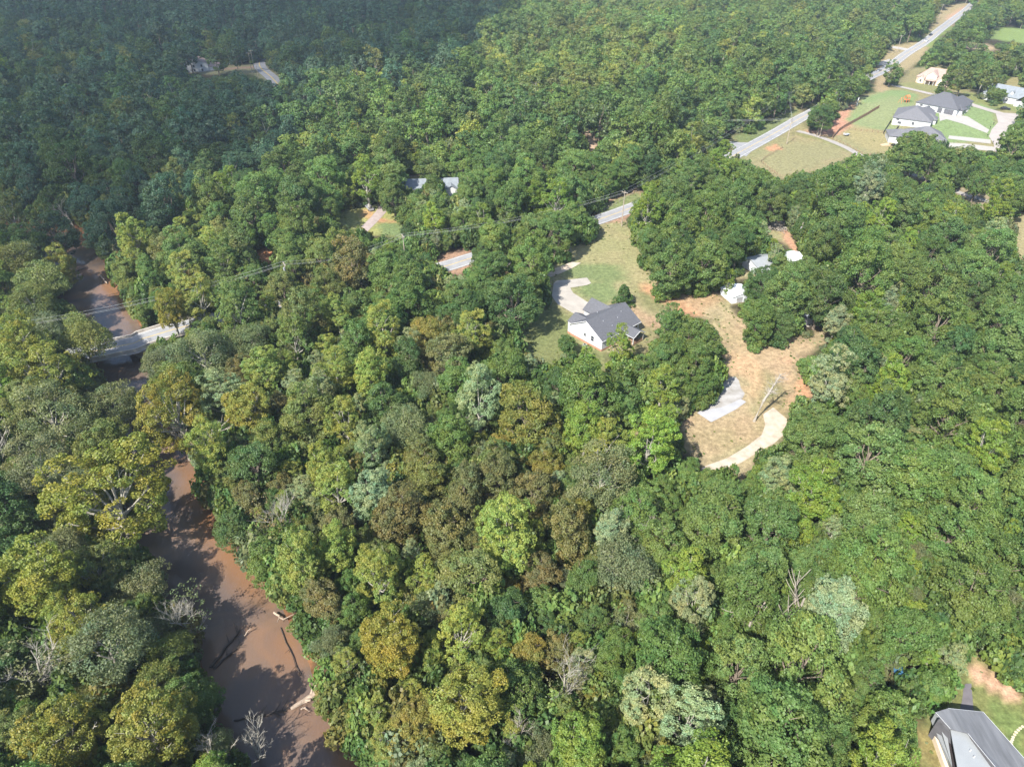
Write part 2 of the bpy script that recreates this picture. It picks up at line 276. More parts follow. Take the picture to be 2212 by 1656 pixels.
ca = me.color_attributes.new('soil', 'FLOAT_COLOR', 'POINT'); ca.data.foreach_set('color', np.concatenate([GC, np.ones(X.shape+(1,))], -1).ravel().astype(np.float32)); me.update()
gm = mat('soil and grass', (.3,.3,.3), .95, .2, .5); n = gm.node_tree; b = n.nodes['Principled BSDF']; b.inputs['Specular IOR Level'].default_value = .1
va = n.nodes.new('ShaderNodeAttribute'); va.attribute_name = 'soil'
for sc_, lo, hi in ((.9,.72,1.28), (3.0,.76,1.24)):
    no = n.nodes.new('ShaderNodeTexNoise'); no.inputs['Scale'].default_value = sc_; no.inputs['Detail'].default_value = 5; tc = n.nodes['Texture Coordinate']; n.links.new(tc.outputs['Object'], no.inputs['Vector'])
    mr = n.nodes.new('ShaderNodeMapRange'); mr.inputs[1].default_value = .3; mr.inputs[2].default_value = .7; mr.inputs[3].default_value = lo; mr.inputs[4].default_value = hi; n.links.new(no.outputs[0], mr.inputs[0])
    sc2 = n.nodes.new('ShaderNodeVectorMath'); sc2.operation = 'SCALE'; n.links.new(va.outputs['Color'] if sc_ < 1 else prev.outputs[0], sc2.inputs[0]); n.links.new(mr.outputs[0], sc2.inputs['Scale']); prev = sc2
n.links.new(prev.outputs[0], b.inputs['Base Color']); me.materials.append(gm)
ground = bpy.data.objects.new('ground', me); COL.objects.link(ground); tag(ground, kind='structure')

# ------------------------------------------------------------ water
wm = bpy.data.materials.new('muddy water'); wm.use_nodes = True; n = wm.node_tree; b = n.nodes['Principled BSDF']
b.inputs['Roughness'].default_value = .07; b.inputs['IOR'].default_value = 1.33; b.inputs['Specular IOR Level'].default_value = .6
tc = n.nodes.new('ShaderNodeTexCoord'); no = n.nodes.new('ShaderNodeTexNoise'); no.inputs['Scale'].default_value = .09; no.inputs['Detail'].default_value = 6; no.inputs['Distortion'].default_value = 1.2; n.links.new(tc.outputs['Object'], no.inputs['Vector'])
rp = n.nodes.new('ShaderNodeValToRGB'); e = rp.color_ramp.elements; e[0].position = .36; e[0].color = (.095,.074,.064,1); e[1].position = .66; e[1].color = (.155,.096,.062,1); e.new(.5).color = (.12,.086,.066,1)
sh = n.nodes.new('ShaderNodeAttribute'); sh.attribute_name = 'shallow'; mx = n.nodes.new('ShaderNodeMix'); mx.data_type = 'RGBA'; mx.inputs['B'].default_value = (.175,.092,.046,1)
n.links.new(no.outputs[0], rp.inputs[0]); n.links.new(rp.outputs[0], mx.inputs['A']); n.links.new(sh.outputs['Fac'], mx.inputs['Factor']); n.links.new(mx.outputs['Result'], b.inputs['Base Color'])
n2_ = n.nodes.new('ShaderNodeTexNoise'); n2_.inputs['Scale'].default_value = .9; n2_.inputs['Detail'].default_value = 5; wmp = n.nodes.new('ShaderNodeMapping'); wmp.inputs['Rotation'].default_value = (0,0,-.95); wmp.inputs['Scale'].default_value = (2.4,.55,1); n.links.new(tc.outputs['Object'], wmp.inputs[0]); n.links.new(wmp.outputs[0], n2_.inputs['Vector'])
bp = n.nodes.new('ShaderNodeBump'); bp.inputs['Strength'].default_value = .22; bp.inputs['Distance'].default_value = .15; n.links.new(n2_.outputs[0], bp.inputs['Height']); n.links.new(bp.outputs[0], b.inputs['Normal'])
mb = MB(); sv = []
for i in range(len(CEN)):
    d = CEN[min(i+1, len(CEN)-1)]-CEN[max(i-1, 0)]; d = d/np.hypot(*d); nrm = np.array([-d[1], d[0]])
    for k in range(13):
        u = k/6-1; q = CEN[i]+nrm*u*(HW[i]+2.0); mb.v.append((q[0], q[1], WZ))
        edge = smooth(0.0, .7, u); sv.append(float(edge*smooth(.36,.6,fbm(q[0], q[1], 14, 3))))
for i in range(len(CEN)-1):
    for k in range(12): a = i*13+k; mb.f.append((a, a+1, a+14, a+13))
river = mb.build('river', wm); tag(river, kind='structure')
at_ = river.data.attributes.new('shallow', 'FLOAT', 'POINT'); at_.data.foreach_set('value', sv)

# ------------------------------------------------------------ roads and drives draped on the ground
def drape(name, pts, m, lift=.06, step=3.0, kind='structure'):
    bm = bmesh.new(); vs = [bm.verts.new((x, y, 0)) for x, y in pts]; bm.faces.new(vs); P = np.array(pts)
    for ax in (0, 1):
        for c in np.arange(P[:,ax].min()+step, P[:,ax].max(), step):
            co = [0,0,0]; no = [0,0,0]; co[ax] = c; no[ax] = 1
            bmesh.ops.bisect_plane(bm, geom=bm.verts[:]+bm.edges[:]+bm.faces[:], plane_co=co, plane_no=no)
    zs = height(np.array([v.co.x for v in bm.verts]), np.array([v.co.y for v in bm.verts]))
    for v, z in zip(bm.verts, zs): v.co.z = z+lift
    bm.normal_update()
    for f in bm.faces:
        if f.normal.z < 0: f.normal_flip()
    me = bpy.data.meshes.new(name); bm.to_mesh(me); bm.free(); me.materials.append(m); o = bpy.data.objects.new(name, me); COL.objects.link(o); return tag(o, kind=kind)
def spline(P, step=4.0):
    P = np.array(P, float); out = []
    for i in range(len(P)-1):
        p0, p1, p2, p3 = P[max(i-1,0)], P[i], P[i+1], P[min(i+2,len(P)-1)]; n_ = max(2, int(np.hypot(*(p2-p1)[:2])/step))
        for k in range(n_):
            t = k/n_; out.append(.5*((2*p1)+(p2-p0)*t+(2*p0-5*p1+4*p2-p3)*t*t+(3*p1-p0-3*p2+p3)*t**3))
    return np.array(out+[P[-1]])
def strip(name, P, off0, off1, m, lift, zf=None, parent=None, gap=None):
    mb = MB(); n_ = 5
    for i in range(len(P)):
        d = P[min(i+1, len(P)-1)]-P[max(i-1, 0)]; d = d/np.hypot(*d); nr = np.array([-d[1], d[0]])
        for k in range(n_):
            q = P[i]+nr*(off0+(off1-off0)*k/(n_-1)); z = zf(q) if zf else hz(*q); mb.v.append((q[0], q[1], z+lift))
    for i in range(len(P)-1):
        if gap and (i//gap) % 2: continue
        for k in range(n_-1): a = i*n_+k; mb.f.append((a+n_, a+n_+1, a+1, a))
    return mb.build(name, m, parent)
HWAY = spline([flat(-100,880)[:2] if 0 else (-260,128), (-170,146)] + [flat(*q) for q in [(222,757),(310,733),(418,702),(620,655),(800,612),(950,578),(1020,557),(1150,520),(1330,459)]] + [tuple(at(*q))[:2] for q in [(1480,398),(1600,328),(1670,290),(1725,258),(1800,215),(1893,160),(1950,122),(2010,82),(2055,46),(2098,12)]] + [(560,960),(700,1180)], 4)
def road_z(q):
    rd = float(river_d([q[0]], [q[1]])[0]); t = float(smooth(17, 44, rd)); return hz(*q)*t+(1-t)*.2
rz = np.array([road_z(q) for q in HWAY])
road = strip('highway', HWAY, -3.75, 3.75, M['asphalt'], .10, road_z); tag(road, kind='structure')
for nm, o0, mm in (('road_edge_line',3.1,'white_paint'),('road_edge_line',-3.23,'white_paint'),('road_centre_line',-.18,'yellow_paint'),('road_centre_line',.10,'yellow_paint')):
    tag(strip(nm, HWAY, o0, o0+.13, M[mm], .112, road_z), kind='structure')
# causeway under the raised ends of the bridge
sel = [i for i in range(len(HWAY)) if 3 < river_d([HWAY[i][0]], [HWAY[i][1]])[0] < 50 and HWAY[i][0] < 0]
for grp in (sel[:sum(1 for i in sel if HWAY[i][0] < -100)], sel[sum(1 for i in sel if HWAY[i][0] < -100):]):
    mb = MB()
    for i in grp:
        d = HWAY[min(i+1,len(HWAY)-1)]-HWAY[i-1]; d /= np.hypot(*d); nr = np.array([-d[1], d[0]]); zt = rz[i]+.05
        for o_, z_ in ((-9.5,-1.5),(-5,zt-.1),(5,zt-.1),(9.5,-1.5)): q = HWAY[i]+nr*o_; mb.v.append((q[0], q[1], z_ if z_ > -1 else min(z_, hz(*q)-.3)))
    for i in range(len(grp)-1):
        for k in range(3): a = i*4+k; mb.f.append((a+4, a+5, a+1, a))
    tag(mb.build('embankment', M['clay'] if 0 else gm), kind='structure')
def wp(*q): return [tuple(at(*a))[:2] for a in q]
drape('side_road', wp((1574,306),(1600,308),(1636,309),(1655,297),(1612,338),(1592,333)), M['asphalt'], .07)
drape('concrete_driveway', wp((1196,612),(1203,606),(1222,605),(1268,600),(1277,612),(1268,616),(1232,622),(1238,633),(1276,657),(1268,680),(1240,678),(1204,657),(1192,640)), M['concrete'], .08)
drape('concrete_slab', wp((1506,892),(1516,886),(1560,880),(1600,862),(1612,868),(1590,884),(1550,905),(1536,912)), M['slab'], .09)
drape('gravel_pad', wp((1508,890),(1520,880),(1545,860),(1550,846),(1562,828),(1574,817),(1588,812),(1596,822),(1600,838),(1609,850),(1604,860),(1585,872),(1560,882),(1530,889)), M['whitegravel'], .06)
drape('gravel_track', wp((1515,1012),(1524,1006),(1570,990),(1612,965),(1645,940),(1653,918),(1648,895),(1670,880),(1700,905),(1698,935),(1672,958),(1640,975),(1600,1000),(1560,1014),(1522,1025)), M['gravel'], .07)
drape('gravel_spur', wp((1180,590),(1204,578),(1235,566),(1255,568),(1235,580),(1212,590),(1186,600)), M['gravel'], .07)
drape('concrete_apron', wp((1082,562),(1108,553),(1112,562),(1098,575),(1086,574)), M['concrete'], .09)
tag(strip('farm_track', spline([tuple(at(*q))[:2] for q in [(1722,283),(1758,292),(1790,303),(1830,320),(1870,342),(1935,366),(1992,384),(2066,414),(2145,438),(2230,458)]]), -1.7, 1.7, mat('grey gravel track', (.27,.25,.23), .95, .15, .6), .06), kind='structure')
tag(strip('gravel_drive', spline([tuple(at(*q))[:2] for q in [(762,520),(790,492),(812,470),(828,450),(826,436)]]), -2, 2, mat('grey brown gravel', (.29,.24,.22), .95, .15, .6), .06), kind='structure')
tag(strip('back_road', spline([tuple(at(*q))[:2] for q in [(640,222),(600,182),(585,166),(566,150),(560,138),(566,125),(576,112),(590,85),(594,30),(598,5)]]), -4, 4, M['asphalt'], .08), kind='structure')
tag(strip('back_road_line', spline([tuple(at(*q))[:2] for q in [(640,222),(600,182),(585,166),(566,150),(560,138),(566,125),(576,112),(590,85),(594,30),(598,5)]]), -.3, .3, M['yellow_paint'], .09), kind='structure')
CONC = mat('pale pink concrete street', (.31,.28,.26), .9, .1, .3)
tag(strip('residential_street', spline([tuple(at(*q))[:2] for q in [(1925,184),(1960,191),(2010,203),(2066,215),(2110,230),(2150,242),(2182,252),(2210,262)]]), -2.6, 2.6, CONC, .08), kind='structure')
drape('turning_street', wp((2150,243),(2196,246),(2215,262),(2200,275),(2180,290),(2174,305),(2182,318),(2172,330),(2150,328),(2146,310),(2136,295),(2142,280),(2156,265)), CONC, .1)
drape('driveway', wp((2028,243),(2050,246),(2090,252),(2137,281),(2132,288),(2080,268),(2045,258),(2030,262)), M['siding'] if 0 else mat('bleached concrete', (.31,.295,.27), .9, .06, .4), .07)
PC = bpy.data.materials['bleached concrete']
drape('driveway', wp((2050,293),(2090,297),(2140,302),(2140,311),(2090,305),(2048,300)), PC, .07); drape('driveway', wp((2040,308),(2090,311),(2150,318),(2148,327),(2090,322),(2038,318)), PC, .07)
drape('driveway', wp((2048,238),(2075,236),(2092,240),(2075,252),(2048,252)), PC, .09)
drape('driveway', wp((1995,100),(2010,96),(1975,108),(1930,100),(1925,104),(1968,112)), PC, .07)
drape('driveway', wp((1893,136),(1920,128),(1935,130),(1915,141),(1895,142)), PC, .07)
drape('house_driveway', wp((2070,1545),(2078,1512),(2082,1480),(2086,1476),(2098,1476),(2100,1500),(2104,1550)), mat('dark asphalt drive', (.12,.11,.12), .9, .15, .6), .06)
# ------------------------------------------------------------ houses
def hip(mb, x0, y0, x1, y1, ze, zr, ax, inset0=None, inset1=None, oh=.45, th=.16):
    x0 -= oh; y0 -= oh; x1 += oh; y1 += oh; hw = (y1-y0)/2 if ax == 'x' else (x1-x0)/2; i0 = hw if inset0 is None else inset0; i1 = hw if inset1 is None else inset1
    if ax == 'x': r = [(x0+i0, (y0+y1)/2, zr), (x1-i1, (y0+y1)/2, zr)]
    else: r = [((x0+x1)/2, y0+i0, zr), ((x0+x1)/2, y1-i1, zr)]
    e = [(x0,y0,ze),(x1,y0,ze),(x1,y1,ze),(x0,y1,ze)]; lo = [(a,b,c-th) for a,b,c in e]
    if ax == 'x': F_ = [[e[0],e[1],r[1],r[0]],[e[1],e[2],r[1]],[e[2],e[3],r[0],r[1]],[e[3],e[0],r[0]]]
    else: F_ = [[e[0],e[1],r[0]],[e[1],e[2],r[1],r[0]],[e[2],e[3],r[1]],[e[3],e[0],r[0],r[1]]]
    for f in F_: mb.face(f)
    for k in range(4): mb.face([lo[k], lo[(k+1)%4], e[(k+1)%4], e[k]])
    mb.face(list(reversed(lo)))
def gable(mb, x0, y0, x1, y1, ze, zr, ax, oh=.4, th=.16):
    # a pitched roof: two slopes with thickness
    x0 -= oh; y0 -= oh; x1 += oh; y1 += oh
    if ax == 'x': m = (y0+y1)/2; prof = [(y0,ze),(m,zr),(y1,ze),(y1,ze-th),(m,zr-th),(y0,ze-th)]; A = [(x0,a,b) for a,b in prof]; B = [(x1,a,b) for a,b in prof]
    else: m = (x0+x1)/2; prof = [(x0,ze),(m,zr),(x1,ze),(x1,ze-th),(m,zr-th),(x0,ze-th)]; A = [(a,y0,b) for a,b in prof]; B = [(a,y1,b) for a,b in prof]
    n = len(mb.v); mb.v += A+B
    for k in range(6): mb.f.append((n+k, n+(k+1)%6, n+6+(k+1)%6, n+6+k))
    mb.f += [(n,n+1,n+4,n+5),(n+1,n+2,n+3,n+4),(n+6,n+11,n+10,n+7),(n+7,n+10,n+9,n+8)]
def gwall(mb, x0, y0, x1, y1, z0, ze, zr, ax):
    mb.box(x0, y0, z0, x1, y1, ze)
    if ax == 'x': m = (y0+y1)/2; mb.solid([(x0,y0,ze+.003),(x0,y1,ze+.003),(x0,m,zr)], [(x1,y0,ze+.003),(x1,y1,ze+.003),(x1,m,zr)])
    else: m = (x0+x1)/2; mb.solid([(x0,y0,ze+.003),(m,y0,zr),(x1,y0,ze+.003)], [(x0,y1,ze+.003),(m,y1,zr),(x1,y1,ze+.003)])
def window(parent, face, c, z, w_=1.0, h_=1.3, mul=True):
    """a window on the wall 'face' ('x0','y0','x1','y1' given as (axis, value, outward sign)); c along it"""
    ax, v, s = face
    def B(mb, a0, a1, z0, z1, d0, d1):
        lo, hi = sorted((v+s*d0, v+s*d1))
        if ax == 'x': mb.box(lo, a0, z0, hi, a1, z1)
        else: mb.box(a0, lo, z0, a1, hi, z1)
    f = MB(); t = .1
    B(f, c-w_/2-t, c-w_/2, z-t, z+h_+t, -.02, .06); B(f, c+w_/2, c+w_/2+t, z-t, z+h_+t, -.02, .06); B(f, c-w_/2, c+w_/2, z-t, z, -.02, .06); B(f, c-w_/2, c+w_/2, z+h_, z+h_+t, -.02, .06)
    if mul: B(f, c-w_/2, c+w_/2, z+h_/2-.03, z+h_/2+.03, 0, .05)
    fr = f.build('window', M['trim'], parent); g = MB(); B(g, c-w_/2, c+w_/2, z, z+h_, -.02, .03); g.build('pane', M['glass'], fr)
def gdoor(parent, face, c, z, w_, h_, m='doorgrey'):
    ax, v, s = face; mb = MB()
    for k in range(4):
        z0 = z+h_*k/4; z1 = z+h_*(k+1)/4-.03; lo, hi = sorted((v-s*.02, v+s*.05))
        if ax == 'x': mb.box(lo, c-w_/2, z0, hi, c+w_/2, z1)
        else: mb.box(c-w_/2, lo, z0, c+w_/2, hi, z1)
    mb.build('garage_door', M[m], parent)
def pipe(parent, x, y, z, r=.12, h_=.5, name='vent_pipe', m='metal'): MB().tube([(x,y,z),(x,y,z+h_)], r, 8).build(name, M[m], parent)
# the white gabled house in the clearing
W0 = Vector((24.2, 161.7, 0)); z0 = hz(28, 170); hA = math.radians(41.5)
h = empty('white_house', (24.2, 161.7, z0), hA, label='white house with grey gabled roofs and a back porch at the middle of the clearing', cat='house')
LX, LY = 15.2, 11.8
gwall(w_ := MB(), 0, 0, LX, LY, .5, 3.3, 6.75, 'x'); gwall(w_, .15, LY-1, 6.2, 13.0, .5, 3.3, 5.0, 'y'); gwall(w_, 8.7, LY-1, 15.0, 14.9, .5, 3.3, 5.6, 'y'); w_.build('wall', M['siding'], h)
f_ = MB().box(-.04, -.04, -1.2, LX+.04, LY+.04, .49); f_.box(.1, LY+.05, -1.2, 6.2, 13.04, .49); f_.box(8.7, LY+.05, -1.2, 15.04, 14.94, .49); f_.build('brick_foundation', M['brick'], h)
r_ = MB(); gable(r_, 0, 0, LX, LY, 3.35, 7.0, 'x'); rf = r_.build('roof', M['shingle'], h)
r_ = MB(); gable(r_, .6, 6.2, 5.8, 13.0, 3.6, 5.25, 'y'); r_.build('front_gable_roof', M['shingle'], h)
r_ = MB(); gable(r_, 8.7, 6.4, 15.0, 14.9, 3.37, 6.0, 'y'); r_.build('garage_roof', M['shingle'], h)
fa = MB()
for (a, b_) in (((-.41,-.42,3.27),(-.41,LY/2,6.92)), ((-.41,LY/2,6.92),(-.41,LY+.42,3.27))):
    fa.tube([a, b_], .1, 4)
fa.tube([(-.4,-.42,3.26),(LX+.4,-.42,3.26)], .09, 4); fa.build('fascia', M['trim'], h)
window(h, ('x', 0, -1), 6.3, 2.0, .8, .9); window(h, ('x', 0, -1), 3.5, 1.7, 1.0, 1.5); window(h, ('y', 0, -1), 3.0, 1.3, 1.2, 1.5); window(h, ('y', 0, -1), 14.0, 1.3, 1.1, 1.5); window(h, ('x', LX, 1), 3.5, 1.3, 1.1, 1.5); window(h, ('x', LX, 1), 8, 1.3)
gdoor(h, ('x', 8.7, -1), 13.2, .3, 2.6, 2.3, 'trim')
p_ = MB(); gable(p_, 8.4, -3.9, 12.7, .6, 2.75, 4.1, 'y', oh=.3); pr = p_.build('porch_roof', M['shingle'], h)
p_ = MB(); p_.box(8.4, -3.9, .2, 12.7, -.05, .42); p_.box(8.4, -3.9, -.6, 8.6, -3.7, .2); p_.box(12.5, -3.9, -.6, 12.7, -3.7, .2); p_.build('porch_deck', M['wood'], h)
for x in (8.5, 12.6):
    for y in (-3.8, -1.9): MB().box(x-.09, y-.09, .42, x+.09, y+.09, 2.66).build('porch_post', M['trim'], h)
p_ = MB(); p_.box(8.6, -3.86, 1.2, 12.5, -3.8, 1.28); p_.box(8.44, -3.7, 1.2, 8.5, -.1, 1.28)
for k in range(20): p_.box(8.7+k*.2, -3.85, .42, 8.74+k*.2, -3.81, 1.2)
p_.build('porch_rail', M['brown'], h); q = MB(); q.box(9.2, -2.8, .42, 10.4, -2.0, .9); q.build('porch_table', M['brown'], h); MB().box(9.0, -.04, .45, 10.6, .03, 2.5).build('back_door', M['glass'], h)
fa = MB(); fa.tube([(8.1,-4.2,2.68),(10.55,-4.2,4.02),(13.0,-4.2,2.68)], .08, 4); fa.tube([(8.1,-4.2,2.66),(8.1,0,2.66)], .07, 4); fa.build('porch_fascia', M['trim'], pr)
for x, y in ((9.5,3.2),(12,4.2),(6,2),(8,9.4),(4.5,4)): pipe(rf, x, y, 3.35+3.65*(1-abs(y-LY/2)/(LY/2+.4))-.1, .1, .35)
ac = empty('heat_pump', at(1263, 749), .3, label='small grey heat pump on its pad beside the gable wall of the white house', cat='heat pump')
MB().box(-.7,-.7,0,.7,.7,.1).build('pad', M['concrete'], ac); mb = MB().box(-.42,-.42,.12,.42,.42,.85); mb.build('casing', M['metal'], ac); MB().tube([(0,0,.86),(0,0,.9)], .34, 14).build('fan_grille', M['dark'], ac)

def hiphouse(name, px, dz, ang, W_, D_, label, wallm, roofm, ze=3.1, zr=7.6, ax='y', extra=None, cat='house'):
    o = at(*px, dz); o.z -= dz; zc = hz(o.x, o.y)
    r = empty(name, (o.x, o.y, zc), math.radians(ang), label=label, cat=cat); w_ = MB(); rr = MB()
    w_.box(0, 0, -1.5, W_, D_, ze-.02); hip(rr, 0, 0, W_, D_, ze, zr, ax); 
    if extra: extra(r, w_, rr)
    w_.build('wall', M[wallm], r); ro = rr.build('roof', M[roofm], r)
    for _ in range(3): x, y = random.uniform(.35, .65)*W_, random.uniform(.3, .7)*D_; pipe(ro, x, y, ze+1.2, .13, 2.6 if 0 else 1.6)
    return r
k1 = 1942/340
def z1(a, b): return ((2560+a/k1)*.72, (180+b/k1)*.72)
# three white houses with grey hipped roofs: local x runs away from the viewer, local y along the near wall to the upper left
def ex1(r, w_, rr):
    gdoor(r, ('x', 0, -1), 4.0, .15, 4.8, 2.5); gdoor(r, ('x', 0, -1), 8.6, .15, 2.3, 2.5); window(r, ('x', 0, -1), 14.5, 2.0, 1.4, .6, False); window(r, ('x', 0, -1), 18.5, 1.8, 1.4, .8, False)
    w_.box(17.9, 1.5, -1.5, 25, 11, 3.1); hip(rr, 14, 1.5, 25, 11, 3.14, 6.4, 'x', inset0=0); w_.box(3, -1.6, -1.5, 9, -.02, 2.7); hip(rr, 3, -1.6, 9, 2.5, 2.74, 4.6, 'y', inset1=0)
    window(r, ('y', -1.6, -1), 6, .2, 2.2, 2.2, False); window(r, ('y', 0, -1), 13, 1, 1.2, 1.4)
def ex2(r, w_, rr):
    window(r, ('x', 0, -1), 15.5, 2.2, 1.4, .6, False); window(r, ('x', 0, -1), 14.3, .5, 1.8, 1.1); window(r, ('x', 0, -1), 8, .8, 1.2, 1.3)
    w_.box(20.9, 1, -1.5, 26, 8, 3.1); hip(rr, 17, 1, 26, 8, 3.14, 5.8, 'x', inset0=0); w_.box(8, -1.8, -1.5, 14, -.02, 2.7); hip(rr, 8, -1.8, 14, 3, 2.74, 4.7, 'y', inset1=0); window(r, ('y', -1.8, -1), 11, .2, 2.0, 2.2, False)
def ex3(r, w_, rr):
    w_.box(3.5, 16.1, -1.5, 14, 24.5, 2.6); hip(rr, 3.5, 14, 14, 24.5, 2.64, 4.9, 'y', inset0=0); w_.box(-2.2, 1, -1.5, -.02, 9, 2.9); hip(rr, -2.2, 1, 6, 9, 2.94, 5.2, 'x', inset1=0)
    gdoor(r, ('y', 0, -1), 5, .1, 2.6, 2.4); window(r, ('x', -2.2, -1), 4, 1, 1.3, 1.2); window(r, ('x', 0, -1), 12, 1, 1.3, 1.2); window(r, ('x', 3.5, -1), 20, .8, 2.6, 1.4)
hiphouse('white_house', z1(1750, 965), 0, 41.8, 18, 21.5, 'white hipped-roof house with two grey garage doors, farthest of the three white houses', 'siding', 'shingle', 3.3, 8.8, 'y', ex1)
hiphouse('white_house', z1(1300, 1180), 0, 59, 21, 17.8, 'middle one of the three white grey-roofed houses, with small windows above its back lawn', 'siding', 'shingle2', 3.3, 7.8, 'x', ex2)
hiphouse('white_house', z1(1560, 1500), 0, 74, 15, 16, 'white grey-roofed house half hidden behind a tree, with a low dark back porch', 'siding', 'shingle2', 3.2, 7.4, 'y', ex3)
# the tan stone house by the highway
b_ = at(*z1(1600, 470)); t_ = empty('stone_house', b_, math.radians(44), label='tan stone house with pinkish brown roof and cream front gables near the highway', cat='house')
w_ = MB().box(0, 0, -1.5, 14, 19, 3.6); rr = MB(); hip(rr, 0, 0, 14, 19, 3.64, 8.6, 'y', 5, 5); w_.box(14.02, 2, -1.5, 20, 10, 3.4); hip(rr, 10, 2, 20, 10, 3.44, 6.8, 'x', 0)
w_.build('wall', M['stone'], t_); ro = rr.build('roof', M['tanroof'], t_)
for (y0_, y1_, x_, ze_, zr_) in ((1.0, 6.2, -1.6, 3.2, 5.6), (7.2, 13.2, -.6, 5.2, 8.0), (14.3, 17.6, -.9, 3.1, 4.6)):
    g_ = MB(); gwall(g_, x_, y0_, 5, y1_, 3.0 if y0_ == 7.2 else -1.5, ze_, zr_, 'x'); go_ = g_.build('front_gable', M['cream'], t_); g_ = MB(); gable(g_, x_, y0_, 6, y1_, ze_+.05, zr_+.12, 'x'); g_.build('gable_roof', M['tanroof'], go_)
    fa = MB(); fa.tube([(x_-.42, y0_-.4, ze_), (x_-.42, (y0_+y1_)/2, zr_+.06), (x_-.42, y1_+.4, ze_)], .12, 4); fa.build('fascia', M['trim'], go_)
p_ = MB(); hip(p_, -2.4, 7.4, 1, 12.8, 2.7, 3.6, 'y'); p_.build('porch_roof', M['tanroof'], t_)
for y in (7.7, 10, 12.5): MB().box(-2.3, y-.15, -.3, -2.0, y+.15, 2.52).build('porch_column', M['trim'], t_)
MB().box(-.05, 9.4, .1, .02, 10.8, 2.3).build('door', M['dark'], t_); window(t_, ('x', -1.6, -1), 3.6, .9, 1.4, 1.5); window(t_, ('x', 0, -1), 16, .9) if 0 else window(t_, ('x', -.9, -1), 16, .9, 1.2, 1.4); window(t_, ('y', 0, -1), 6, 1, 1.2, 1.4)
# white house cut by the frame's right edge
b_ = at(2176, 224); t_ = empty('white_house', b_, math.radians(38), label='white house with pale grey roof and small dormers cut off by the right border', cat='house')
w_ = MB(); gwall(w_, 0, -12, 12, 14, -1.5, 3.4, 7.8, 'y'); w_.box(-5, -12, -1.5, -.02, -5, 3.2); w_.build('wall', M['siding'], t_); rr = MB(); gable(rr, 0, -12, 12, 14, 3.5, 8.1, 'y'); rr.build('roof', M['slateroof'], t_); r2 = MB(); gable(r2, -5, -12, 5, -5, 3.25, 6.2, 'x'); r2.build('wing_roof', M['slateroof'], t_)
for y in (0, 4.5, 9): d_ = MB(); gwall(d_, 1.2, y-.8, 4, y+.8, 4.2, 5.8, 6.6, 'x'); do_ = d_.build('dormer', M['siding'], t_); g_ = MB(); gable(g_, 1.2, y-.8, 4.2, y+.8, 5.85, 6.7, 'x', oh=.2); g_.build('dormer_roof', M['slateroof'], do_)
for y in (1, 5, 9, 12): window(t_, ('x', 0, -1), y, 1, 1.1, 1.6)
# small buildings in the yard under the big tree
def hut(name, px, ang, W_, D_, ze, zr, ax, label, wallm, roofm, oh=.4, sink=1.0):
    b_ = at(*px); t_ = empty(name, b_, math.radians(ang), label=label, cat=name.split('_')[-1]); w_ = MB(); gwall(w_, 0, 0, W_, D_, -sink, ze, zr, ax); w_.build('wall', M[wallm], t_); rr = MB(); gable(rr, 0, 0, W_, D_, ze+.05, zr+.12, ax, oh); rr.build('roof', M[roofm], t_); return t_
k3 = 2176/460
def z3(a, b): return ((2100+a/k3)*.72, (700+b/k3)*.72)
s_ = hut('metal_shed', z3(450, 1000), 18, 7, 6.5, 2.2, 3.0, 'y', 'white metal shed at the edge of the trees facing the tan yard', 'whitemetal', 'whitemetal', .2); MB().box(1.5,-.05,0,3.5,.02,1.9).build('door', M['metal'], s_)
hut('farm_shed', z3(800, 590), 25, 8, 7, 2.6, 3.9, 'x', 'grey white roofed shed behind the big tree, open ground on its left', 'whitemetal', 'lightroof')
hut('old_shed', z3(1120, 520), 20, 9, 6, 2.6, 3.6, 'x', 'patchy bright white roofed shed showing through the crowns behind the big tree', 'whitemetal', 'whitemetal')
hut('scrap_shed', z3(690, 760), -30, 6, 3.4, 1.6, 2.1, 'x', 'low pale roofed lean-to under the left side of the big tree', 'whitemetal', 'lightroof')
c_ = hut('white_cottage', z3(1500, 1310), 28, 6.2, 9, 2.8, 4.2, 'y', 'small white cottage with grey roof and one dark narrow window at the yard edge', 'siding', 'slateroof', .7); window(c_, ('y', 0, -1), 3.4, 1.1, .6, 1.3, False); MB().box(0,-.9,-.4,6,-.05,.1).build('step', M['concrete'], c_); window(c_, ('x', 6.2, 1), 3, 1)
# the house hidden in the wood and the far left house
b_ = at(872, 425); t_ = empty('hidden_house', b_, math.radians(6), label='grey roofed house with white walls half hidden by trees above the gravel drive', cat='house')
w_ = MB(); gwall(w_, 0, 0, 22, 9, -1.5, 3, 5.4, 'x'); w_.box(-8, 1, -1.5, -.02, 8, 5.6); w_.build('wall', M['siding'], t_); rr = MB(); gable(rr, 0, 0, 22, 9, 3.05, 5.6, 'x'); gable(rr, -8, 1, 0, 8, 5.65, 8.2, 'x'); rr.build('roof', M['slateroof'], t_)
g_ = MB(); gwall(g_, 17, -1.5, 21.5, 3, -1, 2.9, 4.3, 'y'); gg = g_.build('front_gable', M['trim'], t_); g_ = MB(); gable(g_, 17, -1.5, 21.5, 4, 2.95, 4.45, 'y'); g_.build('gable_roof', M['slateroof'], gg)
for y in (-6.5, -4, -2): window(t_, ('y', 1, -1), y, 3.4, 1, 1.2); window(t_, ('y', 1, -1), y, .9, 1, 1.2)
for y in (3, 7, 12): window(t_, ('y', 0, -1), y, 1, 1.1, 1.3)
b_ = at(394, 158); t_ = empty('white_house', b_, math.radians(14), label='white house with brown roof in the cloud shadow beside the white pickup', cat='house')
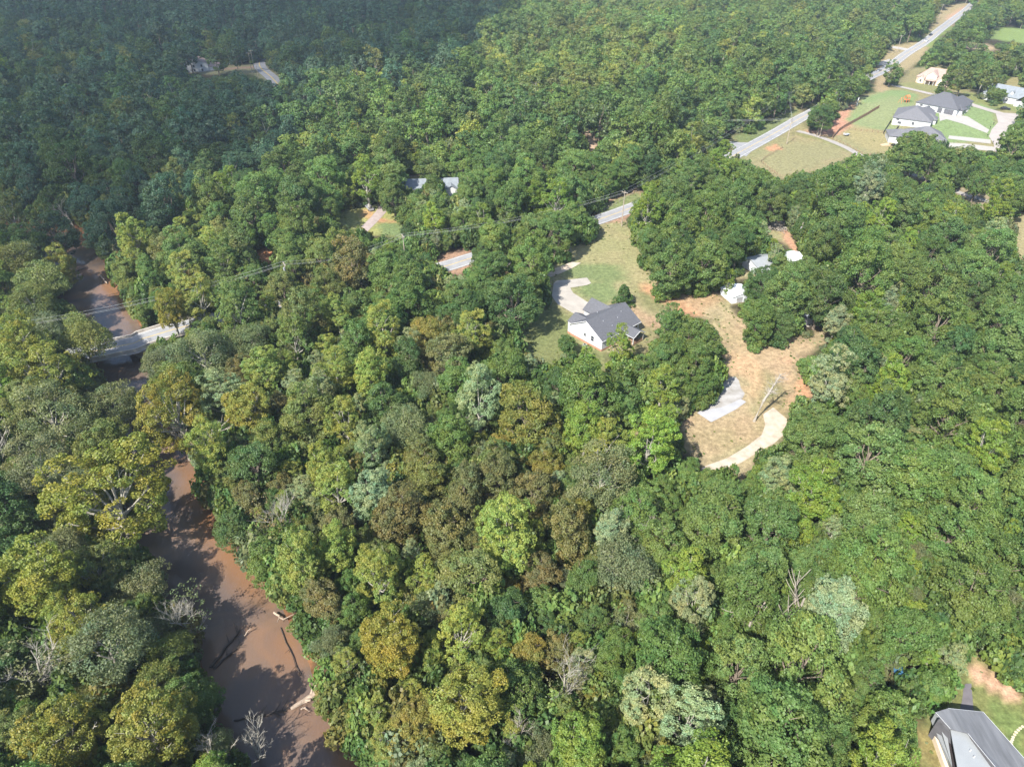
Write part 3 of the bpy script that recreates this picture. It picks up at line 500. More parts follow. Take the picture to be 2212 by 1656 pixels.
w_ = MB(); gwall(w_, 0, 0, 17, 11, -2, 5.2, 8.4, 'y'); w_.build('wall', M['siding'], t_); rr = MB(); gable(rr, 0, 0, 17, 11, 5.25, 8.7, 'y'); rr.build('roof', M['tanroof'], t_); w_ = MB(); gwall(w_, 17.02, 1, 24, 8, -2, 3, 4.6, 'x'); w2 = w_.build('garage', M['siding'], t_); rr = MB(); gable(rr, 17.2, 1, 24, 8, 3.05, 4.8, 'x', .3); rr.build('garage_roof', M['tanroof'], w2)
for y in (3, 8, 13): window(t_, ('y', 0, -1), y, 3.2, 1.2, 1.4); window(t_, ('y', 0, -1), y, .6, 1.2, 1.4)
# the slate roofed house at the near right corner, seen almost from above
kE = 2053/372
def zE(a, b, z): x, y = flat((2700+a/kE)*.72, (2000+b/kE)*.72, z); return Vector((x, y, z))
t_ = empty('slate_house', (66, 50, hz(66, 50)), 0, label='large slate-roofed house with pale metal side roofs at the near right corner', cat='house'); B0 = Vector(t_.location)
def slab(name, pts, th, m, par=t_):
    P = [p-B0 for p in pts]; return MB().solid([p-Vector((0,0,th)) for p in P], P).build(name, M[m], par)
Mroof = mat('streaked slate roof', (.12,.125,.135), .8, .2, .5); M['streak'] = Mroof
nd = Mroof.node_tree; mp = nd.nodes.new('ShaderNodeMapping'); mp.inputs['Rotation'].default_value = (0,0,.25); mp.inputs['Scale'].default_value = (3.2,.5,1); nd.links.new(nd.nodes['Texture Coordinate'].outputs['Object'], mp.inputs[0]); nd.links.new(mp.outputs[0], nd.nodes['Noise Texture'].inputs['Vector'])
A = zE(800, 680, 5.4); Bc = zE(1380, 740, 4.6); Cc = zE(2053, 1500, 4.6); Dd = Cc+Vector((-1.2,-8,0)); Ee = zE(1580, 1650, 5.4); Ff = zE(590, 745, 5.4)
ridge0 = zE(1180, 760, 6.0)
slab('roof', list(reversed([Ff, A, Bc, Cc, Dd, Ee+Vector((.2,-6,0)), Ee, zE(1120, 1090, 5.4), zE(835, 1020, 5.4)])), .22, 'streak')
gut = MB(); gut.tube([Ff-B0, zE(835,1020,5.4)-B0], .035, 4); gut.tube([zE(1125,1095,5.45)-B0, Ee-B0, Ee+Vector((.2,-6,0))-B0], .035, 4); gut.tube([A-B0, Bc-B0, Cc-B0], .03, 4); gut.build('gutter', M['metal'], t_)
slab('metal_porch_roof', list(reversed([zE(835,1025,4.7), zE(1100,1052,4.7), zE(1160,1180,4.7), zE(1540,1700,4.7), zE(1540,1700,4.7)+Vector((0,-5,0)), zE(960,1700,4.7)+Vector((0,-5,0)), zE(960,1700,4.7)])), .15, 'lightroof')
slab('gap_shade_sheet', list(reversed([zE(590,745,2.5), zE(830,1020,2.5), zE(1120,1090,2.5), zE(1620,1700,2.5), zE(1620,1700,2.5)+Vector((0,-5,0)), zE(860,1700,2.5)+Vector((0,-5,0)), zE(860,1650,2.5)])), .2, 'dark')  # dark sheet added to stand in for shade in the gaps between roofs
slab('low_metal_roof', list(reversed([zE(595,745,3.0), zE(765,1010,3.0), zE(868,1650,3.0), zE(868,1650,3.0)+Vector((0,-5,0)), zE(820,1650,1.5)+Vector((0,-5,0)), zE(820,1650,1.5), zE(515,880,1.5)])), .12, 'lightroof')
wl = [zE(640,800,0), zE(780,1000,0)]
def wallslab(pts, z, m, nm='wall'):
    P = [Vector((p.x, p.y, z))-B0 for p in pts]; MB().solid([Vector((p.x, p.y, -1.5)) for p in P], P).build(nm, M[m], t_)
inset = lambda a, b, f: a.lerp(b, f)
cen_ = Vector((67.5, 52, 0)); shr = lambda p, k=.9: Vector((cen_.x+(p.x-cen_.x)*k, cen_.y+(p.y-cen_.y)*k, 0))
wallslab([shr(p) for p in reversed([Ff, A, Bc, Cc, Dd, Ee+Vector((.2,-6,0)), Ee, zE(835,1020,5.4)])], 4.3, 'doorgrey'); wallslab([shr(p, .93) for p in reversed([zE(620,790,3), zE(780,1010,3), zE(880,1650,3), zE(830,1650,3), zE(560,880,3)])], 1.0, 'cream', 'side_wall')
for a, b_ in ((1160,1390),(1222,1495)): p = zE(a, b_, 4.7)-B0; pipe(t_, p.x, p.y, p.z, .09, .35, 'roof_vent', 'trim')
mb = MB(); mb.box(0,0,.5,1.1,.6,1.1); mb.box(.1,.05,1.1,1.0,.5,1.3); g_ = empty('grill', zE(790, 545, 0), .1, label='black barbecue grill on the dark drive behind the slate-roofed house', cat='grill'); g_.location.z = hz(g_.location.x, g_.location.y)+.06; mb.build('firebox', M['black'], g_)
for x in (.08, 1.0):
    for y in (.06, .5): MB().tube([(x,y,0),(x,y,.5)], .03, 5).build('leg', M['metal'], g_)
g_ = empty('garden_cart', zE(750, 1545, 0), -.4, label='small red garden cart against the side of the slate-roofed house', cat='garden cart'); g_.location.z = hz(g_.location.x, g_.location.y); MB().box(-.25,-.5,.2,.25,.5,.55).build('tub', M['red'], g_)
for x in (-.28, .28): MB().tube([(x-.03,0,.2),(x+.03,0,.2)], .2, 10).build('wheel', M['tyre'], g_)
sp_ = [(1840,1265),(1850,1225),(1865,1190),(1880,1150),(1905,1110),(1930,1070),(1965,1035),(2000,1005),(2035,975)]
lab_ = ['nearest stepping stone of the curve beside the slate-roofed house'] + ['%s stepping stone along the curve from its near end' % o for o in ('second','third','fourth','fifth','sixth','seventh','eighth','ninth')]
for (a, b_), lb in zip(sp_, lab_):
    p = zE(a, b_, 0); mb = MB(); n_ = 7; P = [(math.cos(k*6.283/n_+a)*.27*random.uniform(.8,1.1), math.sin(k*6.283/n_+a)*.22*random.uniform(.8,1.1)) for k in range(n_)]; mb.solid([(x,y,-.1) for x,y in P], [(x,y,.06) for x,y in P]); o = mb.build('stepping_stone', M['clay']); o.location = (p.x, p.y, hz(p.x, p.y)+.01); tag(o, lb, 'stepping stone', 'stepping stones on the lawn')
# ------------------------------------------------------------ the bridge
i0 = min(range(len(HWAY)), key=lambda i: np.hypot(*(HWAY[i]-np.array(flat(222,757))))); i1 = min(range(len(HWAY)), key=lambda i: np.hypot(*(HWAY[i]-np.array(flat(418,702)))))
BP = HWAY[i0-1:i1+2]; b_ = empty('bridge', (BP[0][0], BP[0][1], 0), 0, label='weathered concrete road bridge with low side rails crossing the muddy river', cat='bridge'); off = Vector((BP[0][0], BP[0][1], 0))
def along(o0, z0_, o1, z1_):
    mb = MB()
    for i in range(len(BP)):
        d = BP[min(i+1,len(BP)-1)]-BP[max(i-1,0)]; d /= np.hypot(*d); nr = np.array([-d[1], d[0]]); zz = road_z(BP[i])
        for o, z in ((o0,z0_),(o1,z0_),(o1,z1_),(o0,z1_)): q = BP[i]+nr*o; mb.v.append((q[0]-off.x, q[1]-off.y, zz+z))
    for i in range(len(BP)-1):
        for k in range(4): a = i*4; mb.f.append((a+k, a+(k+1)%4, a+4+(k+1)%4, a+4+k))
    mb.f += [(3,2,1,0), tuple((len(BP)-1)*4+k for k in range(4))]; return mb
along(-4.5, -.7, 4.5, .04).build('deck', M['bridgecon'], b_); along(4.05,.045,4.4,.7).build('rail', M['bridgecon'], b_); along(-4.4,.045,-4.05,.7).build('rail', M['bridgecon'], b_); along(-4.9,-.6,-4.6,-.3).build('pipe', M['metal'], b_)
for f in (.3, .62):
    q = BP[int(len(BP)*f)]; d = BP[int(len(BP)*f)+1]-q; d /= np.hypot(*d); R_m = Matrix.Translation(Vector((q[0]-off.x, q[1]-off.y, 0))) @ Matrix.Rotation(math.atan2(d[1], d[0]), 4, 'Z'); mb = MB(); mb.box(-.5,-4.2,-6.5,.5,4.2,-1.0, R_m); mb.box(-.8,-4.3,-1.0,.8,4.3,-.52, R_m); mb.build('pier', M['bridgecon'], b_)
# ------------------------------------------------------------ vehicles
def car(px, ang, paint, label, cat='car', pickup=False, L_=4.7, W_=1.85):
    r = empty('pickup_truck' if pickup else 'parked_car', at(*px), math.radians(ang), label=label, cat=cat); r.location.z += .1; h2 = W_/2
    def prof(P, w0, w1):
        mb = MB(); n_ = len(P); mb.v += [(x,-(w0 if z < .9 else w1),z) for x,z in P]+[(x,(w0 if z < .9 else w1),z) for x,z in P]; mb.f.append(tuple(range(n_))); mb.f.append(tuple(reversed(range(n_,2*n_))))
        for k in range(n_): mb.f.append((k, n_+k, n_+(k+1)%n_, (k+1)%n_))
        return mb
    l = L_/2
    if pickup: l = 2.8; prof([(-l,.35),(l,.35),(l,.85),(l-.9,1.0),(l-1.3,1.02),(-l,1.02)], h2, h2*.96).build('body', M[paint], r); prof([(l-1.4,1.0),(l-1.9,1.65),(l-3.0,1.7),(l-3.3,1.0)], h2*.9, h2*.8).build('cabin', M[paint], r); MB().box(-l+.15,-h2*.8,.98,-.6,h2*.8,1.03).build('bed', M['dark'], r); prof([(l-1.37,1.05),(l-1.87,1.6),(l-2.4,1.64),(l-2.4,1.05)], h2*.93, h2*.83).build('window', M['glass'], r)
    else: prof([(-l,.3),(l,.3),(l,.75),(l-.25,.88),(l-1.3,.95),(-l+.7,1.0),(-l,.9)], h2, h2*.95).build('body', M[paint], r); prof([(l-1.2,.93),(l-2.0,1.42),(-l+1.3,1.45),(-l+.5,.97)], h2*.9, h2*.74).build('cabin', M['glass'], r); MB().box(-l+1.35,-h2*.66,1.44,l-2.05,h2*.66,1.49).build('roof', M[paint], r)
    for x in (-l+.9, l-.95):
        for y in (-h2*.93, h2*.93): MB().tube([(x,y-.1,.33),(x,y+.1,.33)], .34, 10).build('wheel', M['tyre'], r)
    return r
hang = 40.0
car((2010,77), hang+8, 'black', 'black car driving on the highway near the top right', 'car'); car((2001,90), hang+8, 'whitecar', 'small white car following the black car on the highway'); car((1898,154), hang+4, 'silver', 'grey car on the highway edge beside the tree row'); car((2171,237), -20, 'black', 'dark car parked on the pale residential street'); car((798,452), 118, 'silver', 'grey pickup with black bed parked on the lawn beside the gravel drive', 'pickup truck', True); car((449,148), 5, 'whitecar', 'white pickup parked by the far left house in cloud shadow', 'pickup truck', True); car((1534,862), 60, 'red', 'dark red car half under the trees beside the white gravel pad')
# ------------------------------------------------------------ poles and wires
POLES = []
def pole(base, H, ang, label, arms=1, light=False, group='utility poles'):
    r = empty('utility_pole', base, ang, label=label, cat='utility pole', group=group); MB().tube([(0,0,-1),(0,0,H*.5),(0,0,H)], [.2,.17,.12], 8).build('post', M['pole'], r)
    if arms: MB().box(-1.3,-.07,H-.75,1.3,.07,H-.6).build('crossarm', M['pole'], r); m_ = MB(); [m_.tube([(x,0,H-.6),(x,0,H-.3)], .06, 6) for x in (-1.2,-.5,1.2)]; m_.build('insulator', M['metal'], r)
    if light: MB().tube([(0,.3,H-2.6),(0,.3,H-1.7)], .26, 8).build('transformer', M['metal'], r)
    return r
def polet(px, H):   # from the picture position of its top
    z = 0
    for _ in range(4): x, y = flat(px[0], px[1], z+H); z = hz(x, y)
    return Vector((x, y, z))
PP = [((-60,712),13,'first pole left of the bridge, at the picture edge'),((613,566),13,'pole with wires standing in the wood right of the bridge'),((870,506),12,'pale topped pole between the lawn and the highway'),((1350,412),13.5,'tall pole beside the highway at the head of the yard'),((1706,197),12,'pole by the highway bank left of the big round tree'),((1791,150),12,'pole in the trees beyond the big round tree'),((1948,77),12,'pole on the grass verge by the far driveway'),((2038,9),12,'farthest pole by the highway at the top border')]
pts_ = [polet(p, H) for p, H, _ in PP]; tops = []
for k, ((p, H, lb), b0) in enumerate(zip(PP, pts_)):
    d = pts_[min(k+1, len(PP)-1)]-pts_[max(k-1, 0)]; an = math.atan2(d.y, d.x)+math.pi/2; pole(b0, H, an, lb, 1, k in (1,4)); tops.append((b0+Vector((0,0,H-.3)), an))
pole(at(1722,533), 9, .3, 'leaning wooden pole beside the brush pile', 0, True); pole(at(1785,617), 7, 0, 'short bare post in the weeds right of the big yard tree', 0, False)
j_ = at(1699,311); pole(j_, 12.5, .8, 'double pole at the road junction holding many wires', 1, True); jj_ = at(1770,297); pole(jj_, 9.5, .5, 'pole at the gate end of the wooden fence', 1); pole(at(1784,284), 5, .2, 'short meter post just right of the gate pole', 0)
for p, H, lb in (((536,113),13,'left one of the two tall poles beside the far bend of the back road'),((541,108),14,'right one of the two tall poles beside the far bend'),((551,88),12,'pole standing above the far back road'),((552,136),8,'pole with pale equipment at the edge of the far lawn'),((601,130),9,'pole right of the back road under dark trees'),((1134,217),13,'lone pole rising from the middle wood')): pole(polet(p, H), H, random.uniform(-.3,.3), lb, 1, False)
def span(a, b, an0, an1, x, name, lab, sag=1.2, r=.022):
    pa = a+Vector((math.cos(an0), math.sin(an0), 0))*x; pb = b+Vector((math.cos(an1), math.sin(an1), 0))*x
    P = [pa.lerp(pb, t/10)-Vector((0,0,4*sag*(t/10)*(1-t/10))) for t in range(11)]; o = MB().tube([p-pa for p in P], r, 4).build(name, M['wire']); o.location = pa; tag(o, lab, 'power line', 'power lines along the highway')
WN = [('left of the bridge','the pole in the wood'),('the pole in the wood','the pale topped pole'),('the pale topped pole','the yard head pole'),('the yard head pole','the highway bank pole'),('the highway bank pole','the pole in the trees'),('the pole in the trees','the verge pole'),('the verge pole','the farthest pole')]
for k in range(len(tops)-1):
    for x, nm in ((-1.2,'far'),(-.5,'middle'),(1.2,'near')):
        span(tops[k][0], tops[k+1][0], tops[k][1], tops[k+1][1], x, 'power_line', '%s wire of the span from %s to %s' % (nm, *WN[k]), 2.2)
for x, nm in ((-1,'upper'),(0,'middle'),(1,'lower')): span(j_+Vector((0,0,12)), tops[4][0], .8, tops[4][1], x, 'power_line', '%s wire from the junction pole to the highway bank pole' % nm, .8)
q = flat(1380, 252, 10); 
for x, nm in ((-1.2,'left'),(0,'middle'),(1.2,'right')): span(j_+Vector((0,0,12)), Vector((q[0], q[1], hz(*q)+12)), 1.5, 1.5, x, 'power_line', '%s wire running over the wood from the junction pole' % nm, 2)
q0 = polet((1134,217),13)+Vector((0,0,12.6)); q = flat(1240,232,11)
for x, nm in ((-1,'far'),(1,'near')): span(q0, Vector((q[0], q[1], hz(*q)+13)), 1.4, 1.4, x, 'power_line', '%s pale wire from the lone pole over the middle wood' % nm, 1, .035)
# ------------------------------------------------------------ fences
def fence(name, P, hgt, m, label, boards=True, step=2.4, rails=(.3,.75,1.15)):
    P = [Vector(at(*p)) if len(p) == 2 else Vector(p) for p in P]; D_ = []; 
    for a, b in zip(P, P[1:]):
        n_ = max(1, int((b-a).length/step)); D_ += [a.lerp(b, k/n_) for k in range(n_)]
    D_.append(P[-1]); D_ = [Vector((p.x, p.y, hz(p.x, p.y))) for p in D_]; r = empty(name, D_[0], 0, label=label, cat='fence'); o = D_[0]
    for p in D_[:100]: q = p-o; MB().box(q.x-.07, q.y-.07, q.z-.4, q.x+.07, q.y+.07, q.z+hgt).build('post', M[m], r)
    mb = MB()
    for a, b in zip(D_, D_[1:]):
        a = a-o; b = b-o; d = (b-a).normalized(); n_ = Vector((-d.y, d.x, 0))*.03
        if boards: mb.solid([a-n_+Vector((0,0,.05)), a+n_+Vector((0,0,.05)), b+n_+Vector((0,0,.05)), b-n_+Vector((0,0,.05))], [a-n_+Vector((0,0,hgt-.1)), a+n_+Vector((0,0,hgt-.1)), b+n_+Vector((0,0,hgt-.1)), b-n_+Vector((0,0,hgt-.1))])
        else:
            for z in rails:
                if z < hgt: mb.tube([a+Vector((0,0,z)), b+Vector((0,0,z))], .035, 4, False)
    mb.build('boards' if boards else 'rails', M[m], r)
fence('board_fence', [(1798,300),(1812,284),(1826,275),(1850,262),(1875,248),(1898,234)], 1.8, 'brown', 'brown board fence curving between the red bank and the green lawn')
fence('rail_fence', [(1822,278),(1860,284),(1908,288)], 1.2, 'brown', 'low brown rail fence across the back of the middle lawn', False)
fence('black_fence', [(1908,289),(1916,276),(1924,264)], 1.7, 'black', 'black panel fence from the middle house down to the back lawn corner')
fence('black_fence', [(1928,292),(1934,284),(1941,276)], 1.7, 'black', 'shorter black fence between the middle and the nearest white houses'); fence('hedge_rail', [(1908,290),(1930,294)], 1.3, 'black', 'black rail fence joining the two black side fences', False)
fence('wire_fence', [(1644,350),(1652,342),(1690,320)], 1.1, 'wood', 'thin wire fence along the roadside edge of the tan field', False); fence('wire_fence', [(1644,350),(1662,366),(1684,382)], 1.1, 'wood', 'thin wire fence down the near left edge of the tan field', False)
fence('wire_fence', [(1752,287),(1790,298),(1830,315),(1868,336),(1925,336)], 1.1, 'wood', 'thin wire fence beside the grey farm track', False); fence('guard_rail', [(1290,462),(1330,441),(1380,412)], 1.0, 'pole', 'post and rail fence on the far verge of the highway stretch', False)
for k, (p, lb) in enumerate((((1920,168),'first'),((1926,171),'second'),((1932,174),'third'),((1937,178),'fourth'))):
    r = empty('gate_pillar', at(*p), .5, label='%s white gate pillar from the highway side, beside the round tree' % lb, cat='gate pillar', group='white gate pillars'); MB().box(-.4,-.4,-.3,.4,.4,2.6).build('shaft', M['trim'], r); MB().box(-.5,-.5,2.6,.5,.5,2.85).build('cap', M['trim'], r)
r = empty('white_post', at(1850,229), 0, label='white weathered stump post in the red soil beside the dark bushes', cat='post'); MB().tube([(0,0,-.5),(.1,0,2.2),(.3,.1,4.5)], [.4,.35,.25], 7).build('shaft', M['trim'], r)
def mailbox(p, lb): r = empty('mailbox', at(*p), .4, label=lb, cat='mailbox', group='mailboxes along the street'); MB().box(-.06,-.06,-.2,.06,.06,1.1).build('post', M['black'], r); m_ = MB(); m_.tube([(-.3,0,1.22),(.3,0,1.22)], .16, 8); m_.build('box', M['black'], r)
for p, lb in (((2145,271),'black mailbox at the curve of the street by the upper green lawn'),((2138,279),'black mailbox at the end of the upper driveway'),((2132,296),'black mailbox at the end of the middle driveway'),((2144,311),'black mailbox at the end of the lowest driveway')): mailbox(p, lb)
# play frame, play tower, tarpaulin, trailer
r = empty('timber_play_set', at(1957,221), .4, label='orange timber play frame with green slide standing on the upper green lawn', cat='play set')
for x in (-1,1):
    for y in (-1,1): MB().box(x-.1,y-.1,-.2,x+.1,y+.1,3.0).build('post', M['orange'], r)
MB().box(-1.2,-1.2,1.4,1.2,1.2,1.55).build('platform', M['orange'], r); m_ = MB(); gable(m_, -1.1,-1.1,1.1,1.1,3.0,3.9,'x',.1,.1); m_.build('canopy', M['orange'], r); MB().solid([(1.2,-.4,1.4),(1.2,.4,1.4),(4.2,.4,.1),(4.2,-.4,.1)], [(1.2,-.4,1.5),(1.2,.4,1.5),(4.2,.4,.2),(4.2,-.4,.2)]).build('slide', M['green'], r)
MB().tube([(-1,0,2.9),(-4.5,0,2.9)], .09, 6).build('beam', M['orange'], r); m_ = MB(); m_.tube([(-4.5,0,2.9),(-4.7,1.2,0)], .08, 5); m_.tube([(-4.5,0,2.9),(-4.7,-1.2,0)], .08, 5); m_.build('brace', M['orange'], r)
r = empty('play_tower', at(1929,1478), .2, label='play tower with blue roof and red steps in a gap of the right wood', cat='play tower')
for x in (-.9,.9):
    for y in (-.9,.9): MB().box(x-.09,y-.09,-.2,x+.09,y+.09,5.2).build('post', M['wood'], r)
m_ = MB(); gable(m_, -1,-1.6,1,1.6,5.2,6.1,'y',.3,.1); m_.build('canopy', M['blue'], r); MB().box(-1,-1,3.4,1,1,3.55).build('platform', M['wood'], r); m_ = MB(); [m_.box(-.5,-1.3-.35*k,3.2-.5*k,.5,-1.05-.35*k,3.3-.5*k) for k in range(6)]; m_.build('steps', M['red'], r); r.scale = (.75,.75,.7)
r = empty('garden_tent', at(1932,316), .5, label='white garden canopy behind the nearest white house', cat='canopy tent'); m_ = MB(); n0 = len(m_.v); m_.v += [(-2.4,-2,2.1),(2.4,-2,2.1),(2.4,2,2.1),(-2.4,2,2.1),(0,0,3.0)]; m_.f += [(0,1,4),(1,2,4),(2,3,4),(3,0,4),(3,2,1,0)]; m_.build('canopy', M['trim'], r)
for x in (-2.3,2.3):
    for y in (-1.9,1.9): MB().tube([(x,y,-.1),(x,y,2.1)], .05, 5).build('pole', M['metal'], r)
r = empty('fire_pit', at(1912,314), 0, label='low tan timber wedge on the grass left of the white canopy', cat='garden ramp'); MB().solid([(-2,-1.2,-.1),(2,-1.2,-.1),(2,1.2,-.1),(-2,1.2,-.1)], [(-2,-1.2,.15),(2,-1.2,.9),(2,1.2,.9),(-2,1.2,.15)]).build('ramp', M['tan'], r); r.name = 'garden_ramp'
r = empty('farm_trailer', at(1828,293), .6, label='grey farm trailer parked against the board fence on the back lawn', cat='trailer'); MB().box(-1.6,-.9,.6,1.6,.9,.8).build('bed', M['metal'], r); MB().tube([(1.6,0,.65),(2.9,0,.45)], .06, 5).build('drawbar', M['metal'], r); MB().box(-1.6,-.9,.8,-1.5,.9,1.5).build('tailgate', M['metal'], r)
for y in (-1.0,1.0): MB().tube([(0,y-.1,.38),(0,y+.1,.38)], .38, 10).build('wheel', M['tyre'], r)
r = empty('wire_bin', at(1260,648), 0, label='x', cat='x') if 0 else None
# ------------------------------------------------------------ tree shapes
def leaves_mesh(name, cen, nrm, size, lv, cv):
    n = len(cen); r = RNG.normal(size=(n,3)); nrm = nrm/np.linalg.norm(nrm, axis=1)[:,None]
    a = np.cross(nrm, r); a /= np.linalg.norm(a, axis=1)[:,None]; b = np.cross(nrm, a)
    s = (size*RNG.uniform(.6, 1.25, n))[:,None]; asp = RNG.uniform(.55, .95, n)[:,None]
    bend = nrm*s*.22
    P = np.stack([cen-a*s, cen-b*s*asp+bend, cen+a*s, cen+b*s*asp+bend], 1).reshape(-1,3)*1.0
    me = bpy.data.meshes.new(name); me.vertices.add(4*n); me.vertices.foreach_set('co', P.ravel().astype(np.float32))
    me.loops.add(4*n); me.loops.foreach_set('vertex_index', np.arange(4*n)); me.polygons.add(n); me.polygons.foreach_set('loop_start', np.arange(0,4*n,4))
    for k, v in (('lv', lv), ('cv', cv)):
        at = me.attributes.new(k, 'FLOAT', 'POINT'); at.data.foreach_set('value', np.repeat(v, 4).astype(np.float32))
    me.update(); me.materials.append(M['leaf']); return me
def rdir(n): v = RNG.normal(size=(n,3)); return v/np.linalg.norm(v, axis=1)[:,None]
def crown(name, R, Rz, zc, nb, rb, nc, rc, nl, ls, shape='round', gap=0.0, rough=.72):
    B = []; tries = 0; vv = rdir(3); ff = RNG.uniform(-.3, .35, 3)
    while len(B) < nb and tries < 6000:
        tries += 1; d = rdir(1)[0]
        if d[2] < -.93: continue
        u = RNG.uniform(.35, 1.0)**.6
        p = d*np.array([R-rb, R-rb, Rz-rb*.8])*u*(1+sum(f_*(d@v_)**2 for f_, v_ in zip(ff, vv)))*RNG.uniform(.92, 1.12)
        if shape == 'cone':
            t = RNG.uniform(0, 1)**.8; ang = RNG.uniform(0, 6.283); rr = (R-rb*.5)*(1-t)**.75*RNG.uniform(.55, 1); p = np.array([math.cos(ang)*rr, math.sin(ang)*rr, -Rz+t*2*Rz])
        if all(np.linalg.norm((p-q)[:3]) > rb*(.72 if tries < 3000 else .5) for q in B): B.append(p)
    B = np.array(B); cen = []; nrm = []; lv = []; cv = []
    for q in B:
        rbb = rb*RNG.uniform(.6, 1.3)*(1 if shape != 'cone' else max(.35, 1-.6*(q[2]+Rz)/(2*Rz)))
        out = q/(np.linalg.norm(q)+1e-6); bc = RNG.uniform(0, 1)
        d = rdir(nc*3); d = d[(d@out > -.45) & (d[:,2] > -.6)][:nc]
        for c in d:
            if RNG.random() < gap: continue
            pc = q+c*rbb*RNG.uniform(.7, 1.0); cc = np.clip(bc*.5+RNG.uniform(0, 1)*.5, 0, 1); r_ = rc*RNG.uniform(.7, 1.25)
            ld = rdir(nl); ld = ld*np.where((ld@c)[:,None] < -.35, -1, 1)
            P = pc+ld*r_*(RNG.uniform(.35, 1, nl)**.5)[:,None]*np.array([1,1,.75])
            N_ = ld*.55+c*.45+np.array([0,0,.45])+RNG.normal(size=(nl,3))*rough
            cen.append(P); nrm.append(N_); lv.append(np.clip(RNG.normal(.5, .22, nl), 0, 1)); cv.append(np.full(nl, cc))
    cen = np.vstack(cen)+np.array([0,0,zc]); return leaves_mesh(name, cen, np.vstack(nrm), ls, np.concatenate(lv), np.concatenate(cv)), B+np.array([0,0,zc])
def limbs(name, B, zc, r0, m, lean=0.0, k=None, ext=1.02, z0=-1.0):
    mb = MB(); top = zc*.95; mb.tube([(0,0,z0), (.1,0,top*.35), (-.15,.1,top*.7), (0,0,top)], [r0*1.3, r0, r0*.75, r0*.4], 7)
    for q in (B if k is None else B[:k]):
        s = max(.25, min(.85, (q[2]/top)*.62))*top; st = Vector((0,0,s)); e = Vector(tuple(q)); e = Vector((e.x*ext, e.y*ext, zc+(e.z-zc)*ext))
        mid = st.lerp(e, .5)+Vector((0,0,-.10*(e-st).length))+Vector((random.uniform(-.4,.4), random.uniform(-.4,.4), 0))
        mb.tube([st, mid, e], [r0*.42, r0*.28, r0*.12], 5)
        for _ in range(3):
            f = e.lerp(mid, random.uniform(.1,.6)); g = f+Vector((random.uniform(-1,1), random.uniform(-1,1), random.uniform(.2,1.1)))*1.5; mb.tube([f, g], [r0*.13, r0*.05], 4, False)
    return mb.mesh(name, m)
def bare(name, H, r0, m, depth=4, spread=.5, lean=(0,0), twigs=3, seed=1, first=.3):
    rr = random.Random(seed); mb = MB()
    def grow(p, d, L, r, lvl):
        pts = [p]; dd = d.copy(); n = 3
        for i in range(n):
            dd = (dd+Vector((rr.uniform(-.16,.16), rr.uniform(-.16,.16), .05))).normalized(); pts.append(pts[-1]+dd*L/n)
        mb.tube(pts, [r, r*.85, r*.7, r*.5], 6 if lvl < 2 else 4, False)
        if lvl >= depth: return
        for k in range(twigs+(1 if lvl else 2)):
            t = rr.uniform(.25 if lvl else first, 1); j = min(n-1, int(t*n)); q = pts[j].lerp(pts[j+1], t*n-j); ax = Vector((rr.uniform(-1,1), rr.uniform(-1,1), rr.uniform(-.1,.7))).normalized()
            nd = (dd*(1-spread)+ax*spread).normalized(); grow(q, nd, L*rr.uniform(.45,.72), r*.5, lvl+1)
    grow(Vector((0,0,-.5)), Vector((lean[0], lean[1], 1)).normalized(), H*.55, r0, 0)
    return mb.mesh(name, m)
PROTO = {}      # species -> list of (crown mesh, trunk mesh, R0, H0)
def add_proto(sp, cm, tm, R, H): PROTO.setdefault(sp, []).append((cm, tm, R, H))
for k in range(5):
    R, Rz, zc = 5.4, 6.8+.2*k, 7.9
    cm, B = crown('crown', R, Rz, zc, 17+k, 2.1-.1*k, 16, .82, 72, .145); add_proto('oak', cm, limbs('trunk', B, zc, .34, M['bark']), R, zc+Rz)
for k in range(3):
    R, Rz, zc = 5.0, 7.8, 10.8
    cm, B = crown('crown', R, Rz, zc, 26+k, 1.6, 14, .62, 56, .135, gap=.08); add_proto('poplar', cm, limbs('trunk', B, zc, .3, M['palebark'], k=12), R, zc+Rz)
for k in range(3):
    R, Rz, zc = 7.8, 9.0, 11.8
    cm, B = crown('crown', R, Rz, zc, 30+k*2, 2.2, 17, .85, 66, .165, gap=.14, rough=.8); add_proto('sycamore', cm, limbs('trunk', B, zc, .48, M['palebark'], ext=1.12), R, zc+Rz)
for k in range(3):
    R, Rz, zc = 5.4, 4.4, 8.2
    cm, B = crown('crown', R, Rz, zc, 20, 1.6, 14, 1.05, 56, .125, gap=.05, rough=1.0); add_proto('willow', cm, limbs('trunk', B, zc, .26, M['palebark'], k=14), R, zc+Rz)
for k in range(2):
    R, Rz, zc = 3.1, 7.5, 11.5
    cm, B = crown('crown', R, Rz, zc, 34, 1.1, 10, .7, 22, .20, 'cone', rough=1.1); add_proto('pine', cm, limbs('trunk', B, zc, .25, M['bark'], k=8, z0=-1), R, zc+Rz)
R, Rz, zc = 3.0, 4.2, 4.4
cm, B = crown('crown', R, Rz, zc, 40, 1.0, 12, .45, 26, .13, 'cone', rough=.7); add_proto('cedar', cm, limbs('trunk', B, zc, .2, M['bark'], k=6), R, zc+Rz)
R, Rz, zc = 3.2, 3.1, 4.2
cm, B = crown('crown', R, Rz, zc, 22, 1.2, 14, .55, 30, .16); add_proto('round', cm, limbs('trunk', B, zc, .2, M['bark'], k=6), R, zc+Rz)
for k in range(2):       # thin half-bare crown: few leaves, pale limbs showing
    R, Rz, zc = 4.2, 4.6, 9.5
    cm, B = crown('crown', R, Rz, zc, 14, 1.5, 9, .7, 9, .17, gap=.35, rough=1.5); add_proto('thin', cm, bare('trunk', 17, .22, M['palebark'], 4, .5, seed=40+k, twigs=3), R, zc+Rz)
FAR = {}
